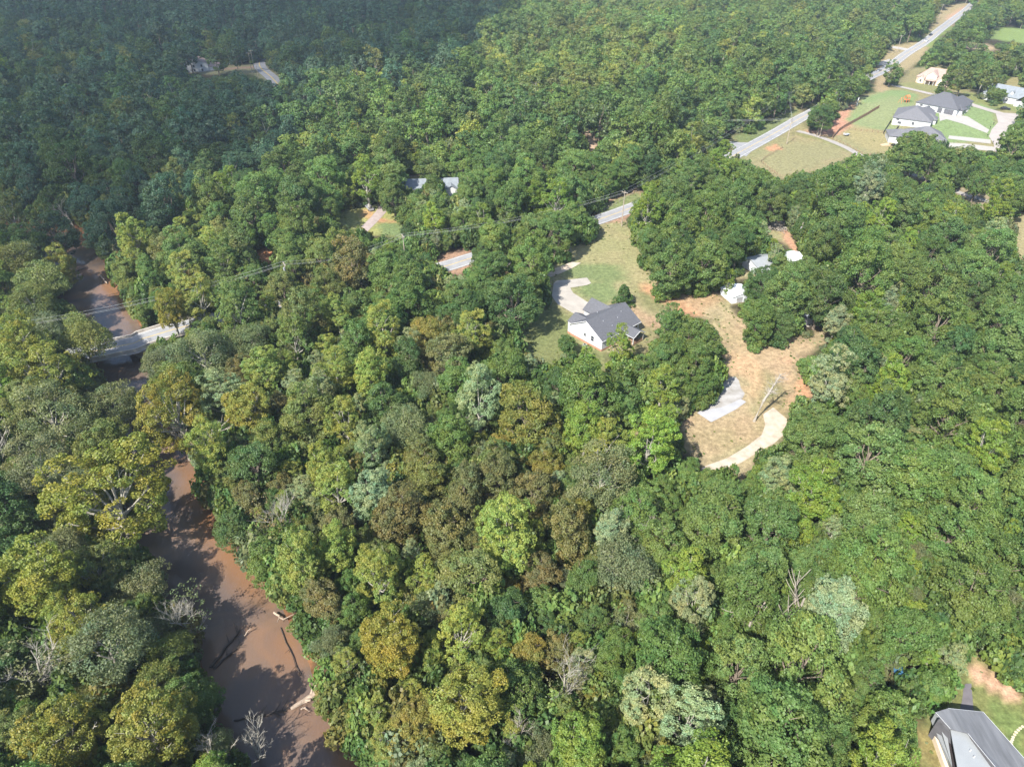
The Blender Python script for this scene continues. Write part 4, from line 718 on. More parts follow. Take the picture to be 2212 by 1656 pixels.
for k in range(7):
    cm, B = crown('crown', 4.6, 6.0+.15*k, 7.6, 11+k, 1.95-.1*k, 11, .8, 20, .27, rough=.5); FAR.setdefault('oak', []).append((cm, limbs('trunk', B, 7.6, .22, M['bark'], k=4), 4.6, 13.6))
for k in range(4):
    cm, B = crown('crown', 4.2, 7.6, 8.8, 15+2*k, 1.4, 10, .7, 17, .25, rough=.5); FAR.setdefault('poplar', []).append((cm, limbs('trunk', B, 8.8, .2, M['palebark'], k=5), 4.2, 16.3))
cm, B = crown('crown', 2.7, 7.5, 10.5, 16, 1.1, 7, .7, 9, .38, 'cone'); FAR['pine'] = [(cm, limbs('trunk', B, 10.5, .25, M['bark'], k=3), 2.7, 18)]
for k in range(3):
    cm, B = crown('crown', 2.3, 1.7, 1.5, 9, .95, 9, .6, 14, .24); FAR.setdefault('bush', []).append((cm, None, 2.3, 3.0))

# ------------------------------------------------------------ where the trees stand
T = dict(green=(.114,.172,.046), deep=(.080,.134,.042), dark=(.058,.106,.060), bright=(.170,.240,.042), yg=(.212,.252,.060), silver=(.225,.272,.145), olive=(.150,.176,.054), yellow=(.205,.222,.046),
         gold=(.245,.230,.046), amber=(.205,.190,.044), brown=(.165,.158,.060), russet=(.21,.155,.075), greygreen=(.146,.174,.086), fresh=(.132,.196,.056), bluegreen=(.060,.116,.070))
ZN = [ ([(1040,80),(1150,60),(1520,75),(1500,160),(1300,200),(1090,185)], [(3,'poplar','yg'),(3,'oak','fresh'),(2,'oak','olive'),(1,'oak','green')]),
 ([(1130,-60),(1750,-60),(1750,75),(1130,60)], [(3,'oak','fresh'),(2,'poplar','fresh'),(2,'oak','olive'),(1,'poplar','yg'),(1,'oak','green')]), # outline in the picture, palette [(weight, species, tint)]
 ([(0,0),(250,0),(860,0),(860,60),(700,70),(300,70),(0,40)], [(5,'pine','bluegreen'),(2,'oak','bluegreen'),(1,'oak','deep')]),
 ([(0,-60),(1130,-60),(1020,130),(860,165),(740,155),(560,370),(460,375),(320,480),(190,560),(0,520)], [(3,'oak','deep'),(4,'oak','dark'),(2,'poplar','deep'),(.8,'poplar','olive'),(4,'oak','bluegreen'),(1,'poplar','bluegreen')]),
 ([(0,480),(160,540),(250,760),(330,980),(330,1180),(480,1400),(600,1656),(0,1656)], [(4,'willow','greygreen'),(3,'willow','olive'),(2,'sycamore','yellow'),(1.5,'oak','olive'),(1,'oak','green'),(.8,'thin','greygreen')]),
 ([(240,480),(760,470),(760,720),(500,760),(260,720)], [(3,'oak','olive'),(2,'poplar','green'),(2,'oak','green'),(1,'poplar','yg'),(.7,'oak','brown'),(.5,'willow','greygreen')]),
 ([(260,700),(760,700),(1130,700),(1000,900),(700,1000),(480,1150),(330,950)], [(3,'oak','olive'),(3,'oak','green'),(2,'poplar','yg'),(1,'willow','greygreen'),(1,'oak','brown'),(.6,'poplar','silver'),(1,'oak','deep')]),
 ([(480,1000),(1000,900),(1300,900),(1350,1150),(1300,1656),(700,1656)], [(3,'oak','olive'),(2,'poplar','yg'),(1.2,'oak','amber'),(1.4,'oak','brown'),(2,'oak','green'),(1.2,'willow','greygreen'),(.7,'poplar','silver'),(.6,'sycamore','yellow')]),
 ([(1300,1000),(2300,900),(2300,1656),(1300,1656)], [(8,'oak','fresh'),(4,'oak','green'),(1,'poplar','silver'),(1.2,'willow','greygreen'),(1,'poplar','bright')]),
 ([(560,0),(1130,0),(2212,0),(2212,330),(560,330)], [(6,'oak','green'),(3,'oak','deep'),(2,'poplar','fresh'),(1,'poplar','yg'),(.5,'oak','olive')]),
 ([(-900,-900),(4000,-900),(4000,4000),(-900,4000)], [(5,'oak','green'),(3,'oak','deep'),(2.5,'oak','fresh'),(1,'poplar','bright'),(.7,'poplar','silver')]),
]
EX = [  # trees one can point to: picture position of the crown's middle, width there, species, tint
 (240,1065,250,'sycamore','yellow'),(45,745,140,'sycamore','yellow'),(60,870,120,'sycamore','olive'),(375,885,150,'sycamore','gold'),(535,880,115,'sycamore','gold'),(585,945,95,'oak','olive'),
 (90,1240,190,'sycamore','yellow'),(200,1230,120,'sycamore','olive'),(130,1590,190,'sycamore','yellow'),(320,1570,200,'sycamore','yellow'),(30,1580,120,'sycamore','olive'),(405,1330,100,'thin','greygreen'),(235,1400,190,'willow','greygreen'),(340,1480,110,'willow','olive'),
 (90,610,150,'willow','olive'),(125,570,80,'oak','gold'),(180,735,130,'willow','olive'),(440,765,130,'willow','greygreen'),(350,785,90,'willow','greygreen'),(110,900,170,'willow','greygreen'),(240,885,130,'willow','greygreen'),(80,1010,140,'willow','greygreen'),
 (640,835,60,'poplar','silver'),(690,850,85,'poplar','silver'),(655,1065,65,'poplar','silver'),(800,965,95,'poplar','silver'),(805,1065,105,'poplar','silver'),(598,1115,85,'thin','russet'),(575,1210,100,'oak','green'),(500,1140,90,'oak','deep'),(700,1290,115,'oak','brown'),
 (365,660,90,'sycamore','gold'),(290,510,90,'poplar','yg'),(430,640,80,'poplar','yg'),(610,700,50,'willow','bluegreen'),
 (1135,890,128,'oak','amber'),(920,725,95,'oak','amber'),(1265,920,110,'poplar','bright'),(1400,960,120,'poplar','bright'),(1310,960,90,'poplar','yg'),(860,1100,130,'oak','brown'),(970,1135,130,'oak','brown'),(1070,1030,120,'oak','brown'),(1150,1060,110,'oak','brown'),(1180,1000,80,'oak','amber'),
 (815,1240,120,'poplar','yg'),(915,1245,80,'poplar','yg'),(850,1380,160,'sycamore','gold'),(995,1370,115,'poplar','yg'),(1010,1510,190,'sycamore','yellow'),(1100,1150,150,'poplar','yg'),(1250,1110,90,'oak','amber'),(1320,1145,95,'poplar','silver'),
 (1175,1350,70,'oak','deep'),(1095,1310,110,'oak','deep'),(1400,1510,125,'poplar','silver'),(1250,1600,140,'poplar','bright'),(1500,1310,110,'poplar','silver'),(1225,1470,100,'thin','brown'),(1215,1540,90,'oak','olive'),(1160,1230,90,'oak','brown'),
 (1348,632,48,'cedar','deep'),(1224,742,44,'round','deep'),(1338,744,68,'poplar','bright'),(1270,800,80,'poplar','bright'),(1445,700,70,'poplar','fresh'),(1490,715,80,'oak','green'),(1530,745,80,'oak','green'),(1440,765,80,'oak','fresh'),(1500,790,95,'oak','green'),(1430,840,80,'poplar','bright'),(1475,835,70,'oak','green'),(1520,826,66,'oak','green'),(1395,800,70,'oak','green'),
 (1400,450,95,'poplar','bright'),(1470,480,100,'oak','green'),(1530,455,100,'oak','green'),(1600,440,90,'oak','green'),(1455,560,110,'oak','green'),(1520,555,100,'oak','green'),(1595,520,90,'oak','deep'),(1410,520,70,'oak','green'),(1560,350,120,'poplar','bright'),(1490,380,100,'poplar','fresh'),
 (1700,625,150,'oak','green'),(1640,680,90,'oak','green'),(1688,690,66,'oak','deep'),(1735,585,66,'oak','green'),(1650,610,80,'oak','deep'),
 (1150,545,100,'oak','green'),(1135,615,90,'oak','green'),(1060,570,80,'oak','green'),(1200,430,90,'poplar','bright'),(1200,490,90,'oak','green'),(1100,430,100,'oak','green'),(640,480,110,'oak','green'),(790,385,70,'poplar','bright'),(840,400,70,'oak','green'),(930,360,60,'oak','green'),
 (1776,248,88,'oak','deep'),(1840,195,70,'oak','green'),(1975,330,85,'pine','green'),(2045,345,60,'oak','green'),(2080,335,55,'oak','olive'),(1930,150,50,'oak','green'),(2046,176,38,'pine','green'),(2080,170,70,'oak','olive'),(2110,150,60,'oak','green'),(2155,203,56,'round','green'),(2195,300,60,'oak','green'),
 (2010,130,50,'oak','green'),(2060,115,60,'oak','green'),(2110,110,60,'oak','green'),(2170,120,60,'oak','green'),(2030,105,50,'oak','deep'),(2090,80,60,'oak','green'),(1565,90,60,'poplar','yg'),(1130,110,90,'poplar','yg'),(1060,170,60,'oak','green'),
 (2262,1402,150,'cedar','fresh'),(1645,712,9,'round','deep'),(112,498,90,'oak','dark'),(60,520,80,'oak','deep'),(1392,560,24,'round','bright'),(936,402,44,'oak','green'),(850,425,60,'oak','green'),(388,160,34,'oak','deep'),(372,150,30,'oak','deep'),(296,880,60,'willow','greygreen'),(330,935,55,'oak','olive'),(1690,570,60,'oak','green'),(2160,440,80,'poplar','bright'),(2050,480,70,'poplar','bright'),
]
SPEC_H = dict(oak=2.75, poplar=3.4, sycamore=2.9, willow=2.2, pine=5.6, cedar=2.0, round=2.1, thin=3.2)
SPEC_MAX = dict(oak=7.5, poplar=6, sycamore=10, willow=8, pine=5, cedar=9, round=5, thin=6)
def sil_ok(x, y, z, R, H, polys, tol=.86):
    """vectorised: True where the crown leaves every visible outline free"""
    zc = z+H*.64; px, py, f = proj(x, y, zc); dep = np.arctan2(CAMH-zc, np.hypot(x, y)); Rz = H*.36
    rx = R*F/f; ry = np.sqrt((R*np.sin(dep))**2+(Rz*np.cos(dep))**2)*F/f; ok = np.ones(x.shape, bool); bx, by, bf = proj(x, y, z)
    for P in polys:
        P_ = np.array(P); m = ok & (px+rx > P_[:,0].min()) & (px-rx < P_[:,0].max()) & (py+ry > P_[:,1].min()) & (py-ry < P_[:,1].max())
        if not m.any(): continue
        i = np.where(m)[0]; bad = np.zeros(len(i), bool)
        for t in np.linspace(0, 2*math.pi, 15)[:-1]:
            for s in (tol, tol*.5): bad |= inpoly(px[i]+rx[i]*math.cos(t)*s, py[i]-ry[i]*math.sin(t)*s, P)
        bad |= inpoly(px[i], py[i], P); bad |= inpoly(bx[i], by[i], P)
        ok[i[bad]] = False
    return ok
def pick_many(px, py):
    zi = np.full(px.shape, len(ZN)-1); done = np.zeros(px.shape, bool)
    for k, (P, _) in enumerate(ZN): m = inpoly(px, py, P) & ~done; zi[m] = k; done |= m
    out = []
    for z_, r in zip(zi, RNG.random(len(px))):
        pal = ZN[z_][1]; r *= sum(a[0] for a in pal)
        for w_, s_, t_ in pal:
            r -= w_
            if r <= 0: break
        out.append((s_, t_))
    return out
TREES = []      # x, y, z, R, H, species, tint, named
for (px, py, wd, sp, ti) in EX:
    z = 0; hh = 12
    for _ in range(4):
        x, y = flat(px, py, z+hh*.62); f = proj(x, y, z+hh*.62)[2]; R = min(SPEC_MAX[sp], wd/2*f/F*1.04); hh = R*SPEC_H[sp]*(1 if wd*f/F/2 < SPEC_MAX[sp] else 1.0); z = hz(x, y)
        hh = min(hh, 27)*(.8 if py < 350 else 1)
    TREES.append([x, y, z, R, hh, sp, ti, True])
GRID = {}
def gkey(x, y): return int(x//10), int(y//10)
def gput(x, y, R): GRID.setdefault(gkey(x, y), []).append((x, y, R))
def gfree(x, y, R, k):
    a, b = gkey(x, y)
    for i in range(a-2, a+3):
        for j in range(b-2, b+3):
            for (u, v, r) in GRID.get((i, j), ()):
                if (u-x)**2+(v-y)**2 < (k*(r+R))**2: return False
    return True
for t in TREES: gput(t[0], t[1], t[3])
ROADPTS = HWAY[::2]
def clear_base(x, y, R):
    rd = river_d(x, y); ok = rd > R*.25
    d = np.full(x.shape, 1e9)
    for i in range(0, len(ROADPTS)-1):
        (ax, ay), (bx, by) = ROADPTS[i], ROADPTS[i+1]; dx, dy = bx-ax, by-ay
        t = np.clip(((x-ax)*dx+(y-ay)*dy)/(dx*dx+dy*dy), 0, 1); d = np.minimum(d, np.hypot(x-ax-t*dx, y-ay-t*dy))
    return ok & (d > 5.5+R*.12)
WOPEN = [world_poly(P) for P in KEEP]
def outside_open(x, y):
    ok = np.ones(x.shape, bool)
    for P in WOPEN: ok &= ~inpoly(x, y, P)
    return ok
def cand(n, ymax=1020):
    Yv = RNG.uniform(22, ymax, int(n*2.2)); Xv = RNG.uniform(-1, 1, len(Yv))*(Yv*.80+62); keep = RNG.random(len(Yv)) < (Yv*.80+62)/(ymax*.80+62); return Xv[keep], Yv[keep]
def fill(n, R0, R1, k, ymax=1020, spec=None, hmul=1.0, ymin=0, out=TREES):
    Xv, Yv = cand(n, ymax); m = Yv > ymin; Xv, Yv = Xv[m], Yv[m]; Rv = RNG.uniform(R0, R1, len(Xv)); Zv = height(Xv, Yv)
    Hm = RNG.uniform(.88, 1.15, len(Xv)); Hv = Rv*2.75*Hm*hmul
    m = clear_base(Xv, Yv, Rv) & outside_open(Xv, Yv); Xv, Yv, Rv, Zv, Hv, Hm = (q[m] for q in (Xv, Yv, Rv, Zv, Hv, Hm))
    px, py, f = proj(Xv, Yv, Zv+Hv*.64); c = 0
    sp = pick_many(px, py)
    if R1 > 9: sp = [(s, 'green' if t in ('brown','amber') else t) for s, t in sp]
    for i, (s, t) in enumerate(sp): Hv[i] = Rv[i]*Hm[i]*hmul*SPEC_H.get(s, 1.5); 
    Rv = np.array([r*{'poplar':.78,'pine':.6,'sycamore':1.25,'thin':.8}.get(s, 1) for r, (s, _) in zip(Rv, sp)]); Hv = np.array([h*{'poplar':.78,'pine':.6,'sycamore':1.1,'thin':.8}.get(s, 1) for h, (s, _) in zip(Hv, sp)]); Hv = np.minimum(Hv, 26)
    ok = sil_ok(Xv, Yv, Zv, Rv, Hv, KEEP)
    for i in np.where(ok)[0]:
        if gfree(Xv[i], Yv[i], Rv[i], k): gput(Xv[i], Yv[i], Rv[i]); out.append([Xv[i], Yv[i], Zv[i], Rv[i], Hv[i], sp[i][0], sp[i][1], False]); c += 1
    return c
c = [fill(900, 8, 9.5, .85, ymin=150), fill(14000, 5.8, 7.6, .68), fill(16000, 4.4, 5.8, .66), fill(20000, 3.5, 4.4, .70), fill(24000, 2.8, 3.5, .60, 330), fill(9000, 2.4, 3.2, .70, 330), fill(16000, 2.2, 2.8, .62, 300)]
print('TREES', len(TREES), c)
BUSH = []
def bushes(n, R0, R1, k, ymax, ymin=0, hm=1.25):
    Xv, Yv = cand(n, ymax); Rv = RNG.uniform(R0, R1, len(Xv)); Zv = height(Xv, Yv); Hv = Rv*hm
    rd = river_d(Xv, Yv); m = clear_base(Xv, Yv, Rv*.3) & outside_open(Xv, Yv) & (Yv > ymin); Xv, Yv, Rv, Zv, Hv = (q[m] for q in (Xv, Yv, Rv, Zv, Hv))
    ok = sil_ok(Xv, Yv, Zv, Rv, Hv, KEEP, .8)
    for i in np.where(ok)[0]:
        ti = ['green','deep','olive','fresh','brown','greygreen'][RNG.choice(6, p=[.3,.25,.15,.15,.07,.08])]
        if Xv[i] > 20 and ti in ('olive','brown'): ti = 'green'
        BUSH.append([Xv[i], Yv[i], Zv[i]-.1, Rv[i], Hv[i], 'bush', ti, False])
bushes(9000, 1.3, 2.8, .6, 330); bushes(5000, 1.8, 3.4, .6, 700, 330); bushes(5000, 2.4, 3.6, .6, 330, 0, 2.3); bushes(2500, 2.4, 3.6, .6, 620, 330, 2.0)
WEEDS = []
for k_, n_ in (('yard',1500),('junction',900),('lawnl',120),('farm',60),('roadc',80),('roadd',160),('fielde',60)):
    P_ = np.array(world_poly(V[k_])); xs = RNG.uniform(P_[:,0].min(), P_[:,0].max(), n_*3); ys = RNG.uniform(P_[:,1].min(), P_[:,1].max(), n_*3); dd = polydist(xs, ys, P_)
    dr = clear_base(xs, ys, np.zeros(len(xs))); m = (dd < -.3) & (RNG.random(len(xs)) < np.where(dd > -2.5, .7, .05)) & dr
    qx, qy, _ = proj(xs, ys, 0)
    for nm_ in ([(1196,600),(1277,600),(1277,640),(1285,690),(1192,690)],[(1500,880),(1575,812),(1615,860),(1540,915)],[(1510,1000),(1650,930),(1650,890),(1705,890),(1700,960),(1560,1030)],V['house'],[(1860,190),(2212,190),(2212,340),(1930,340),(1900,240)]): m &= ~inpoly(qx, qy, nm_)
    for x, y in list(zip(xs[m], ys[m]))[:n_]: s_ = RNG.uniform(.12, .36); WEEDS.append([x, y, hz(x, y)-.05, s_, s_*1.0, 'bush', ['olive','green','olive','silver'][RNG.integers(4)], False])
for t in TREES:
    if not t[7]: continue
    px, py, f = proj(t[0], t[1], t[2]+t[4]*.6)
    if ((1180 < px < 1830 and 380 < py < 900) or (px > 1740 and py < 350)) and t[5] not in ('cedar','round'):
        for k in range(9):
            a_ = RNG.uniform(0, 6.28); q = RNG.uniform(.1,.62)*t[3]; r_ = RNG.uniform(1.3, 2.2); x, y = t[0]+math.cos(a_)*q, t[1]+math.sin(a_)*q; 
            zb = hz(x, y)-.1; hb = r_*RNG.uniform(1.3,2.4)
            if sil_ok(np.array([x]), np.array([y]), np.array([zb]), np.array([r_]), np.array([hb]), [V[k_] for k_ in ('cott','sheda','shedb','shedc','house','roadc','junction','roadd','fieldb','nb')[:6 if py > 360 else None]])[0]: BUSH.append([x, y, zb, r_, hb, 'bush', t[6], False])
print('BUSH', len(BUSH))
# ------------------------------------------------------------ bare and fallen trees
def dead(px, H, lean, seed, label, m='deadwood', name='dead_tree', cat='dead tree', sp=.5, depth=3, tw=3, r0=.28, first=.3, dz=0):
    me = bare('trunk', H, r0, M[m], depth, sp, lean, tw, seed, first); r = empty(name, at(*px), 0, label=label, cat=cat); o = bpy.data.objects.new('trunk', me); COL.objects.link(o); o.parent = r; r.location.z += dz; return r
b0 = at(1628, 910); tipx, tipy = flat(1687, 808, 11.0); tip = Vector((tipx, tipy, 11))-b0; mb = MB(); mid1 = tip*.42+Vector((-.5,-.3,.6)); mid2 = tip*.75+Vector((-.2,-.2,.3))
mb.tube([(0,0,-.5), mid1, mid2, tip], [.42,.32,.2,.07], 8); rr_ = random.Random(5)
for k in range(26):
    t = rr_.uniform(.3, 1); p = mid1.lerp(mid2, t) if t < .6 else mid2.lerp(tip, (t-.6)/.4); d = Vector((rr_.uniform(-1,1), rr_.uniform(-1,1), rr_.uniform(-.3,.8))).normalized()*rr_.uniform(.8,2.4); q = p+d; mb.tube([p, p+d*.5+Vector((0,0,.15)), q], [.09,.06,.03], 5, False)
    for _ in range(3): mb.tube([p+d*rr_.uniform(.3,1), p+d*1.1+Vector((rr_.uniform(-.7,.7), rr_.uniform(-.7,.7), rr_.uniform(-.3,.6)))], [.035,.015], 4, False)
mb.tube([mid1*.8, mid1*.8+Vector((1.5,1.2,1.6)), mid1*.8+Vector((2.6,2.2,2.6))], [.16,.1,.04], 6, False)
r = empty('leaning_bare_tree', b0, 0, label='leaning leafless grey tree standing alone at the bend of the gravel track', cat='dead tree'); mb.build('trunk', M['deadwood'], r)
dead((470,1010), 15, (.10,0), 3, 'grey forked leafless snag on the right bank of the river', sp=.6, r0=.4)
dead((440,1000), 12, (-.35,.1), 8, 'grey leafless snag with arms over the water beside the forked snag', sp=.6, r0=.3)
dead((690,945), 8, (.1,0), 12, 'low silvery tangle of dead twigs below the silvery poplars', sp=.65, depth=4, r0=.2, first=.1)
dead((345,390), 16, (0,0), 15, 'bare pale branched tree in the cloud-shaded wood', m='palebark', sp=.5, depth=4)
dead((25,1040), 17, (-.15,0), 19, 'tall leaning white snag at the left border', m='palebark')
dead((35,330), 16, (.3,0), 21, 'white dead tree at the far left border in shade', m='palebark'); dead((165,500), 14, (-.2,0), 22, 'pale leafless tree above the upstream river bend', m='palebark')
dead((1612,1410), 15, (-.1,.1), 25, 'pale dead limbs rising through the right wood', sp=.6, r0=.35, depth=2); dead((1665,1400), 14, (.35,.2), 26, 'pale dead limb pair just right of the other dead limbs', sp=.6, depth=2)
dead((1700,1360), 16, (.05,0), 27, 'broken pale stub tree above the dead limbs in the right wood', sp=.4, depth=2, r0=.35); dead((1107,305), 13, (0,0), 28, 'brown leafless tree in the middle wood near the lone pole', m='bark', depth=4); dead((1130,1630), 12, (0,0), 31, 'grey bare twiggy tree at the near border', depth=4); dead((565,1640), 11, (.1,0), 32, 'pale twiggy bare tree at the water edge by the near border', m='palebark', depth=4); dead((480,1660), 10, (-.1,0), 33, 'pale bare bush tree left of the near water edge', m='palebark', depth=4)
dead((1375,1200), 14, (.1,0), 35, 'small dead twiggy tree in the brown mid wood', depth=4); dead((830,770), 13, (0,0), 36, 'creamy leafless tree above the amber crown', m='palebark', depth=4)
def log(a, b, r0, r1, m, label, za=WZ+.15, zb=WZ+.3, br=4, seed=1):
    A_ = Vector((*flat(*a, za), za)); B_ = Vector((*flat(*b, zb), zb)); d = B_-A_; rr = random.Random(seed); mb = MB(); n_ = 6
    P = [d*(k/n_)+Vector((rr.uniform(-.15,.15), rr.uniform(-.15,.15), 0))*(0<k<n_) for k in range(n_+1)]; mb.tube(P, [r0+(r1-r0)*k/n_ for k in range(n_+1)], 8)
    for _ in range(br):
        t = rr.uniform(.4, .98); p = d*t; s_ = Vector((-d.y, d.x, 0)).normalized()*rr.choice((-1,1)); mb.tube([p, p+(d.normalized()*.8+s_+Vector((0,0,rr.uniform(.1,.6))))*rr.uniform(.6,1.6)], [r1*.8, r1*.3], 5, False)
    o = mb.build('fallen_log', M[m]); o.location = A_; return tag(o, label, 'log', 'logs lying in and beside the river')
log((628,1530), (682,1497), .3, .5, 'driftwood', 'bleached driftwood log sticking out from the near right bank', seed=2)
log((455,1441), (518,1360), .3, .12, 'wetwood', 'dark sunken log, left one of the twin logs across the river', br=6, seed=3); log((462,1443), (522,1388), .28, .1, 'wetwood', 'dark sunken log, right one of the twin logs across the river', br=5, seed=4); log((528,1372), (541,1355), .12, .06, 'driftwood', 'short pale branch tip standing out of the water by the twin logs', zb=WZ+1.2, br=1)
log((505,1555), (565,1545), .14, .1, 'wetwood', 'dark waterlogged trunk in the shaded shallows near the lower bend', br=7, seed=6); log((568,1544), (625,1529), .16, .1, 'wetwood', 'dark waterlogged trunk continuing towards the driftwood log', br=7, seed=7); log((650,1530), (660,1526), .15, .1, 'driftwood', 'small pale stump of wood just under the driftwood log', br=2)
log((606,1355), (648,1455), .1, .07, 'wetwood', 'thin dark branch lying along the right bank shallows', br=3, seed=9); log((592,1322), (613,1338), .22, .14, 'driftwood', 'pale uprooted log on the right bank under the brown tree', zb=WZ+1.2, za=WZ+.6, br=3); log((158,588), (188,577), .25, .15, 'wetwood', 'dark log lying across the upstream reach', br=4, seed=11); log((216,594), (231,612), .3, .2, 'driftwood', 'white log on the right bank of the upstream reach', za=WZ+1, br=2); log((630,1345), (642,1365), .2, .12, 'driftwood', 'short bleached log on the eroded right bank above the bend', za=WZ+.9, zb=WZ+1.4, br=2)
def brush(px, R_, n_, m, label):
    rr = random.Random(px[0]); mb = MB(); q = empty('brush_pile', at(*px), 0, label=label, cat='brush pile')
    for _ in range(n_):
        a = rr.uniform(0,6.28); p = Vector((rr.gauss(0,R_*.4), rr.gauss(0,R_*.4), rr.uniform(.1,1.3))); d = Vector((math.cos(a), math.sin(a), rr.uniform(-.15,.35)))*rr.uniform(1,3.2); mb.tube([p-d*.5, p+Vector((0,0,.1)), p+d*.5], [.12,.08,.03], 5, False)
    mb.build('branches', M[m], q)
brush((1674,492), 5.5, 230, 'deadwood', 'large heap of cut grey brown branches beside the red clay track'); brush((1774,643), 2.4, 90, 'driftwood', 'pale heap of dead branches in the weeds right of the big yard tree')
# ------------------------------------------------------------ plant the trees
def tint_of(ti, j=.10):
    c = np.array(T[ti])*RNG.uniform(1-j, 1+j)*np.array([RNG.uniform(.93,1.08), 1, RNG.uniform(.9,1.1)]); return [float(v) for v in c]
NAMES = dict(oak=('broadleaf_tree','broadleaf tree','rounded broadleaf tree'), poplar=('poplar_tree','poplar','tall narrow broadleaf tree'), sycamore=('sycamore_tree','sycamore','spreading pale-limbed tree'), willow=('willow_tree','willow','fine-leaved feathery tree'),
   pine=('pine_tree','pine tree','pointed conifer'), cedar=('cedar_tree','evergreen','dense cone-shaped evergreen'), round=('ornamental_tree','garden tree','clipped round garden tree'), thin=('half_bare_tree','half bare tree','thin half-bare tree with pale twigs'))
COLW = dict(green='mid green', deep='deep green', dark='dark green', bright='bright lime green', yg='yellow-green', silver='silvery green', olive='olive green', yellow='yellow-olive', gold='golden yellow', amber='amber orange', brown='brownish', russet='russet', greygreen='grey-green', fresh='fresh green', bluegreen='blue-green')
LM = {  # things one can find, for the labels
 'the concrete bridge':(-100,170), 'the white gabled house':(27,170), 'the concrete driveway':tuple(at(1225,640))[:2], 'the leaning bare tree':tuple(at(1636,906))[:2], 'the white gravel pad':tuple(at(1555,880))[:2], 'the curved end of the gravel track':tuple(at(1530,1010))[:2],
 'the small white cottage':tuple(at(1752,705))[:2], 'the white metal shed':tuple(at(1590,650))[:2], 'the brush pile in the yard':tuple(at(1672,500))[:2], 'the road junction':tuple(at(1600,320))[:2], 'the mown field by the highway':tuple(at(1735,330))[:2], 'the slate-roofed house at the corner':(80,50),
 'the driftwood log in the river':tuple(at(660,1515))[:2], 'the twin sunken logs':tuple(at(490,1400))[:2], 'the tall yellow sycamore over the river bend':(TREES[0][0], TREES[0][1]), 'the amber tree in mid wood':tuple(flat(1135,890,8)), 'the grey forked snag by the river':tuple(at(470,1000))[:2],
 'the open lawn with the dark pickup':tuple(at(800,470))[:2], 'the hidden house in the wood':tuple(at(900,410))[:2], 'the wooden play frame':tuple(at(1957,215))[:2], 'the tan stone house':tuple(at(2020,165))[:2], 'the farm track':tuple(at(1900,352))[:2], 'the pale dead limbs in the right wood':tuple(at(1600,1390))[:2],
 'the gap of bare soil in the right wood':tuple(at(1835,896))[:2], 'the upstream bend of the river':tuple(at(130,530))[:2], 'the highway stretch between the trees':tuple(at(985,568))[:2], 'the golden tree leaning on the river':tuple(flat(375,885,9)), 'the blue play tower':tuple(at(1925,1480))[:2],
 'the silvery tree at the near edge':tuple(flat(1400,1510,10)), 'the small white-trunked tree in the right wood':tuple(flat(1320,1145,10)), 'the tall pole by the highway':tuple(at(1343,480))[:2], 'the far right pasture':tuple(at(2204,510))[:2], 'the big evergreen by the slate-roofed house':tuple(flat(2195,1435,6))}
ORD = ['nearest','second nearest','third nearest','fourth nearest','fifth nearest','sixth nearest','seventh nearest','eighth nearest','ninth nearest','tenth nearest','eleventh nearest','twelfth nearest']
def depth(t): return proj(t[0], t[1], t[2]+t[4]*.64)
indiv, rest = [], []
for t in TREES:
    px, py, f = depth(t); rr = t[3]*F/f; inview = -rr*.7 < px < 2212+rr*.7 and -rr*.5 < py < 1656+rr*.9
    t.append(rr); (indiv if (inview and (t[7] or f < 205)) else rest).append(t)
by = {}
for t in sorted(indiv, key=lambda t: -t[8]): by.setdefault(t[5], []).append(t)
for s, l in by.items():
    if len(l) > 295: rest += l[295:]; del l[295:]
indiv = [t for l in by.values() for t in l]
print('INDIV', {s: len(l) for s, l in by.items()}, 'rest', len(rest))
ORDW = ['first','second','third','fourth','fifth','sixth','seventh','eighth','ninth','tenth','eleventh','twelfth','thirteenth','fourteenth','fifteenth','sixteenth','seventeenth','eighteenth','nineteenth','twentieth']+['%dth' % k for k in range(21, 80)]
SHORT = dict(oak='broadleaf tree', poplar='narrow tree', sycamore='spreading tree', willow='feathery tree', pine='conifer', cedar='evergreen', round='garden tree', thin='half-bare tree')
def LAB(t, i, n, sp, ti, lm, desc):
    if n == 1: return ('%s %s standing by %s' % (COLW[ti], desc if len(lm.split()) < 8 else SHORT[sp], lm)).replace('half-bare tree with pale twigs standing', 'half-bare tree standing')
    s = '%s %s, %s of its kind outward from %s' % (COLW[ti], SHORT[sp], ORDW[i], lm)
    for w_ in (' of its kind', ' outward', ' rounded', ' pale', ' tall', ' concrete', ' small'):
        if len(s.split()) > 15: s = s.replace(w_, '')
    return s
groups = {}
for t in indiv:
    best = min(LM, key=lambda k: math.hypot(LM[k][0]-t[0], LM[k][1]-t[1])); groups.setdefault((t[5], t[6], best), []).append((math.hypot(LM[best][0]-t[0], LM[best][1]-t[1]), t))
for (sp, ti, lm), l in groups.items():
    l.sort(key=lambda a: a[0]); nm, cat, desc = NAMES[sp]
    for i, (d, t) in enumerate(l):
        vs = PROTO[sp]; cm, tm, R0, H0 = vs[int(RNG.integers(len(vs)))]
        root = empty(nm, (t[0], t[1], t[2]), RNG.uniform(0, 6.28), cat=cat, group='%s trees of the wood' % COLW[ti] if len(l) > 1 or 1 else None)
        o_ = '' if len(l) == 1 else (ORD[min(i, 11)]+' ')
        e_ = RNG.uniform(.84, 1.18); root['label'] = LAB(t, i, len(l), sp, ti, lm, desc)
        for nme, me_ in (('crown', cm), ('trunk', tm)):
            o = bpy.data.objects.new(nme, me_); COL.objects.link(o); o.parent = root; o.scale = (t[3]/R0*e_, t[3]/R0/e_, t[4]/H0)
            if nme == 'crown': o['tint'] = tint_of(ti)
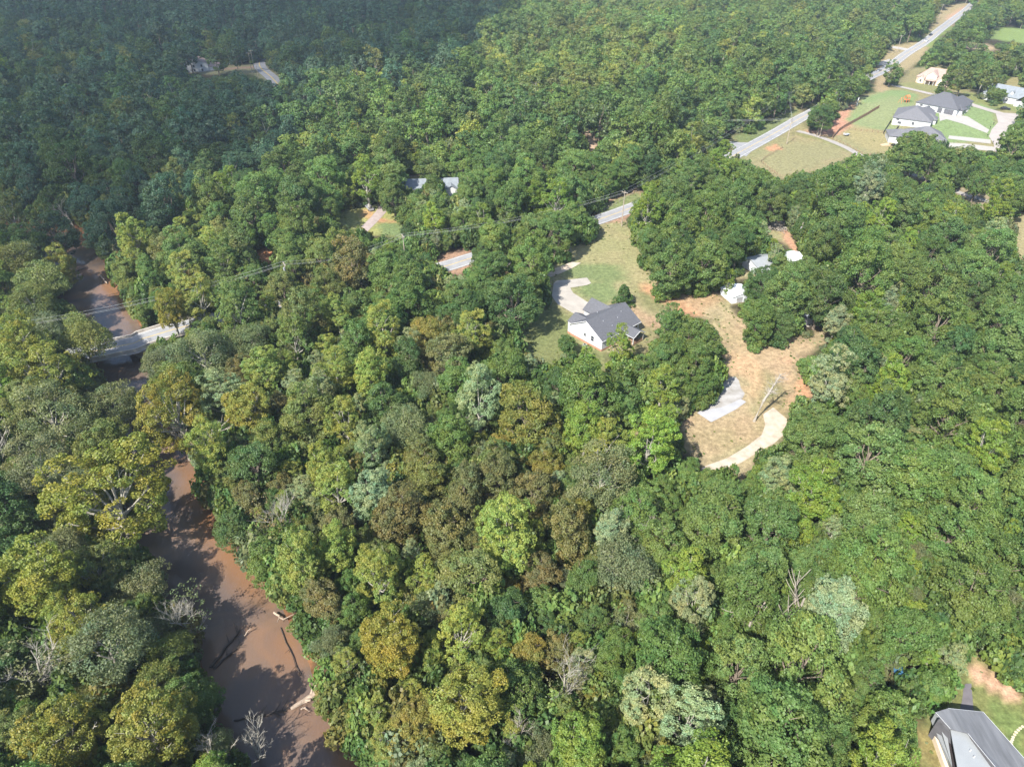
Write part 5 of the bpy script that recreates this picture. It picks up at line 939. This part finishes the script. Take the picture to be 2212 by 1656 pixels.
# ------------------------------------------------------------ the uncounted wood: one object, instances on points
def scatter(name, items, table, label, tag_kind='stuff', far_from=1e9, near=None):
    vids = {}; protos = []; P = []; S = []; Rz_ = []; TI = []; ID = []
    def vid(sp, isnear):
        tb = near if (isnear and near) else table
        if sp not in tb: sp = {'sycamore':'oak','willow':'oak','thin':'oak','cedar':'pine','round':'oak'}.get(sp, sp)
        l = tb[sp]; k = int(RNG.integers(len(l))); key = (isnear and near is not None, sp, k)
        if key not in vids: vids[key] = len(protos); protos.append(l[k])
        return vids[key], l[k]
    for t in items:
        f = proj(t[0], t[1], t[2])[2]; i, (cm, tm, R0, H0) = vid(t[5], f < far_from and near is not None)
        P.append((t[0], t[1], t[2])); e_ = RNG.uniform(.82, 1.2); S.append((t[3]/R0*e_, t[3]/R0/e_, t[4]/H0)); Rz_.append((0, 0, RNG.uniform(0, 6.28))); TI.append(tint_of(t[6], .24)); ID.append(i)
    me = bpy.data.meshes.new(name); me.vertices.add(len(P)); me.vertices.foreach_set('co', np.array(P, np.float32).ravel())
    for nm, ty, dat, key in (('scl','FLOAT_VECTOR',S,'vector'),('rot','FLOAT_VECTOR',Rz_,'vector'),('tint','FLOAT_VECTOR',TI,'vector'),('vid','INT',ID,'value')):
        a = me.attributes.new(nm, ty, 'POINT'); a.data.foreach_set(key, np.array(dat, np.int32 if ty == 'INT' else np.float32).ravel())
    ob = bpy.data.objects.new(name, me); COL.objects.link(ob)
    ng = bpy.data.node_groups.new(name, 'GeometryNodeTree'); ng.interface.new_socket('Geometry', in_out='INPUT', socket_type='NodeSocketGeometry'); ng.interface.new_socket('Geometry', in_out='OUTPUT', socket_type='NodeSocketGeometry')
    gi = ng.nodes.new('NodeGroupInput'); go = ng.nodes.new('NodeGroupOutput'); J = ng.nodes.new('GeometryNodeJoinGeometry')
    def attr(nm, ty): a = ng.nodes.new('GeometryNodeInputNamedAttribute'); a.data_type = ty; a.inputs['Name'].default_value = nm; return a
    A = {k: attr(k, 'FLOAT_VECTOR') for k in ('scl','rot')}; Av = attr('vid', 'INT')
    for i, (cm, tm, R0, H0) in enumerate(protos):
        for me_ in (cm, tm):
            if me_ is None: continue
            po = bpy.data.objects.new(me_.name, me_)          # never linked to the scene: only the source of the instances
            oi = ng.nodes.new('GeometryNodeObjectInfo'); oi.inputs['Object'].default_value = po; oi.inputs['As Instance'].default_value = False
            ip = ng.nodes.new('GeometryNodeInstanceOnPoints'); cp = ng.nodes.new('FunctionNodeCompare'); cp.data_type = 'INT'; cp.operation = 'EQUAL'; cp.inputs[3].default_value = i
            ng.links.new(Av.outputs[0], cp.inputs[2]); ng.links.new(cp.outputs[0], ip.inputs['Selection']); ng.links.new(gi.outputs[0], ip.inputs['Points']); ng.links.new(oi.outputs['Geometry'], ip.inputs['Instance'])
            e2r = ng.nodes.new('FunctionNodeEulerToRotation'); ng.links.new(A['rot'].outputs[0], e2r.inputs[0]); ng.links.new(e2r.outputs[0], ip.inputs['Rotation']); ng.links.new(A['scl'].outputs[0], ip.inputs['Scale']); ng.links.new(ip.outputs[0], J.inputs[0])
    ng.links.new(J.outputs[0], go.inputs[0]); md = ob.modifiers.new('wood', 'NODES'); md.node_group = ng
    tag(ob, label, name.replace('_', ' '), None, tag_kind); return ob
scatter('woodland', rest, FAR, 'dense mixed green woodland running back to the far distance', far_from=300, near={k: v for k, v in PROTO.items()})
scatter('undergrowth', BUSH, FAR, 'low leafy undergrowth filling the gaps beneath the trees')
scatter('weeds', WEEDS, FAR, 'scattered low weeds and grass tufts on the open ground')
# ------------------------------------------------------------ a cloud behind the viewer, whose shadow lies on the far left wood
CP_ = [(-500,540),(0,505),(120,520),(187,545),(250,525),(313,460),(333,388),(460,360),(560,355),(563,295),(600,212),(617,160),(733,148),(863,155),(954,138),(1014,118),(1020,80),(1047,55),(1114,30),(1200,-20),(1240,-110),(-900,-110)]
CZ = 700.0; Ls = (CZ-12)/math.tan(SUN_EL); cpoly = [(flat(a, b, 12)[0]-Ls*math.sin(SUN_AZ), flat(a, b, 12)[1]-Ls*math.cos(SUN_AZ)) for a, b in CP_]
cx0, cy0 = np.array(cpoly).min(0); cx1, cy1 = np.array(cpoly).max(0)
gxx = np.arange(cx0-20, cx1+20, 16.0); gyy = np.arange(cy0-20, cy1+20, 16.0); CXg, CYg = np.meshgrid(gxx, gyy); D = -polydist(CXg, CYg, cpoly)+(fbm(CXg, CYg, 60, 20)-.5)*26
th = np.sqrt(np.clip(D, 0, 260))*(4+7*fbm(CXg, CYg, 130, 30)); mb = MB(); idx = -np.ones(D.shape, int); ins = D > 0
for (i, j) in zip(*np.where(ins)): idx[i, j] = len(mb.v); mb.v += [(CXg[i,j], CYg[i,j], CZ-th[i,j]*.18), (CXg[i,j], CYg[i,j], CZ+1+th[i,j])]
edges = {}
for i in range(D.shape[0]-1):
    for j in range(D.shape[1]-1):
        q = [idx[i,j], idx[i,j+1], idx[i+1,j+1], idx[i+1,j]]
        if min(q) < 0: continue
        mb.f.append(tuple(reversed(q))); mb.f.append(tuple(k+1 for k in q))
        for a, b2 in zip(q, q[1:]+q[:1]):
            if (b2, a) in edges: del edges[(b2, a)]
            else: edges[(a, b2)] = 1
for (a, b2) in edges: mb.f.append((a, b2, b2+1, a+1))
cm_ = bpy.data.materials.new('cloud vapour'); cm_.use_nodes = True; n = cm_.node_tree; b = n.nodes['Principled BSDF']; b.inputs['Base Color'].default_value = (.9,.9,.9,1); b.inputs['Roughness'].default_value = 1; b.inputs['Specular IOR Level'].default_value = 0
tr = n.nodes.new('ShaderNodeBsdfTransparent'); ms = n.nodes.new('ShaderNodeMixShader'); ms.inputs[0].default_value = .42; n.links.new(tr.outputs[0], ms.inputs[1]); n.links.new(b.outputs[0], ms.inputs[2]); n.links.new(ms.outputs[0], n.nodes['Material Output'].inputs[0])
cl = mb.build('cloud', cm_, smooth_=True); tag(cl, kind='structure')
# ------------------------------------------------------------ haze
hb = MB().box(-1400, -60, -9, 1400, 1500, 108); hm = bpy.data.materials.new('haze'); hm.use_nodes = True; n = hm.node_tree; n.nodes.clear(); o_ = n.nodes.new('ShaderNodeOutputMaterial'); pv = n.nodes.new('ShaderNodeVolumePrincipled'); pv.inputs['Color'].default_value = (.72,.84,1,1); pv.inputs['Density'].default_value = .00016; pv.inputs['Anisotropy'].default_value = .3; n.links.new(pv.outputs[0], o_.inputs['Volume'])
tag(hb.build('haze', hm), kind='stuff')
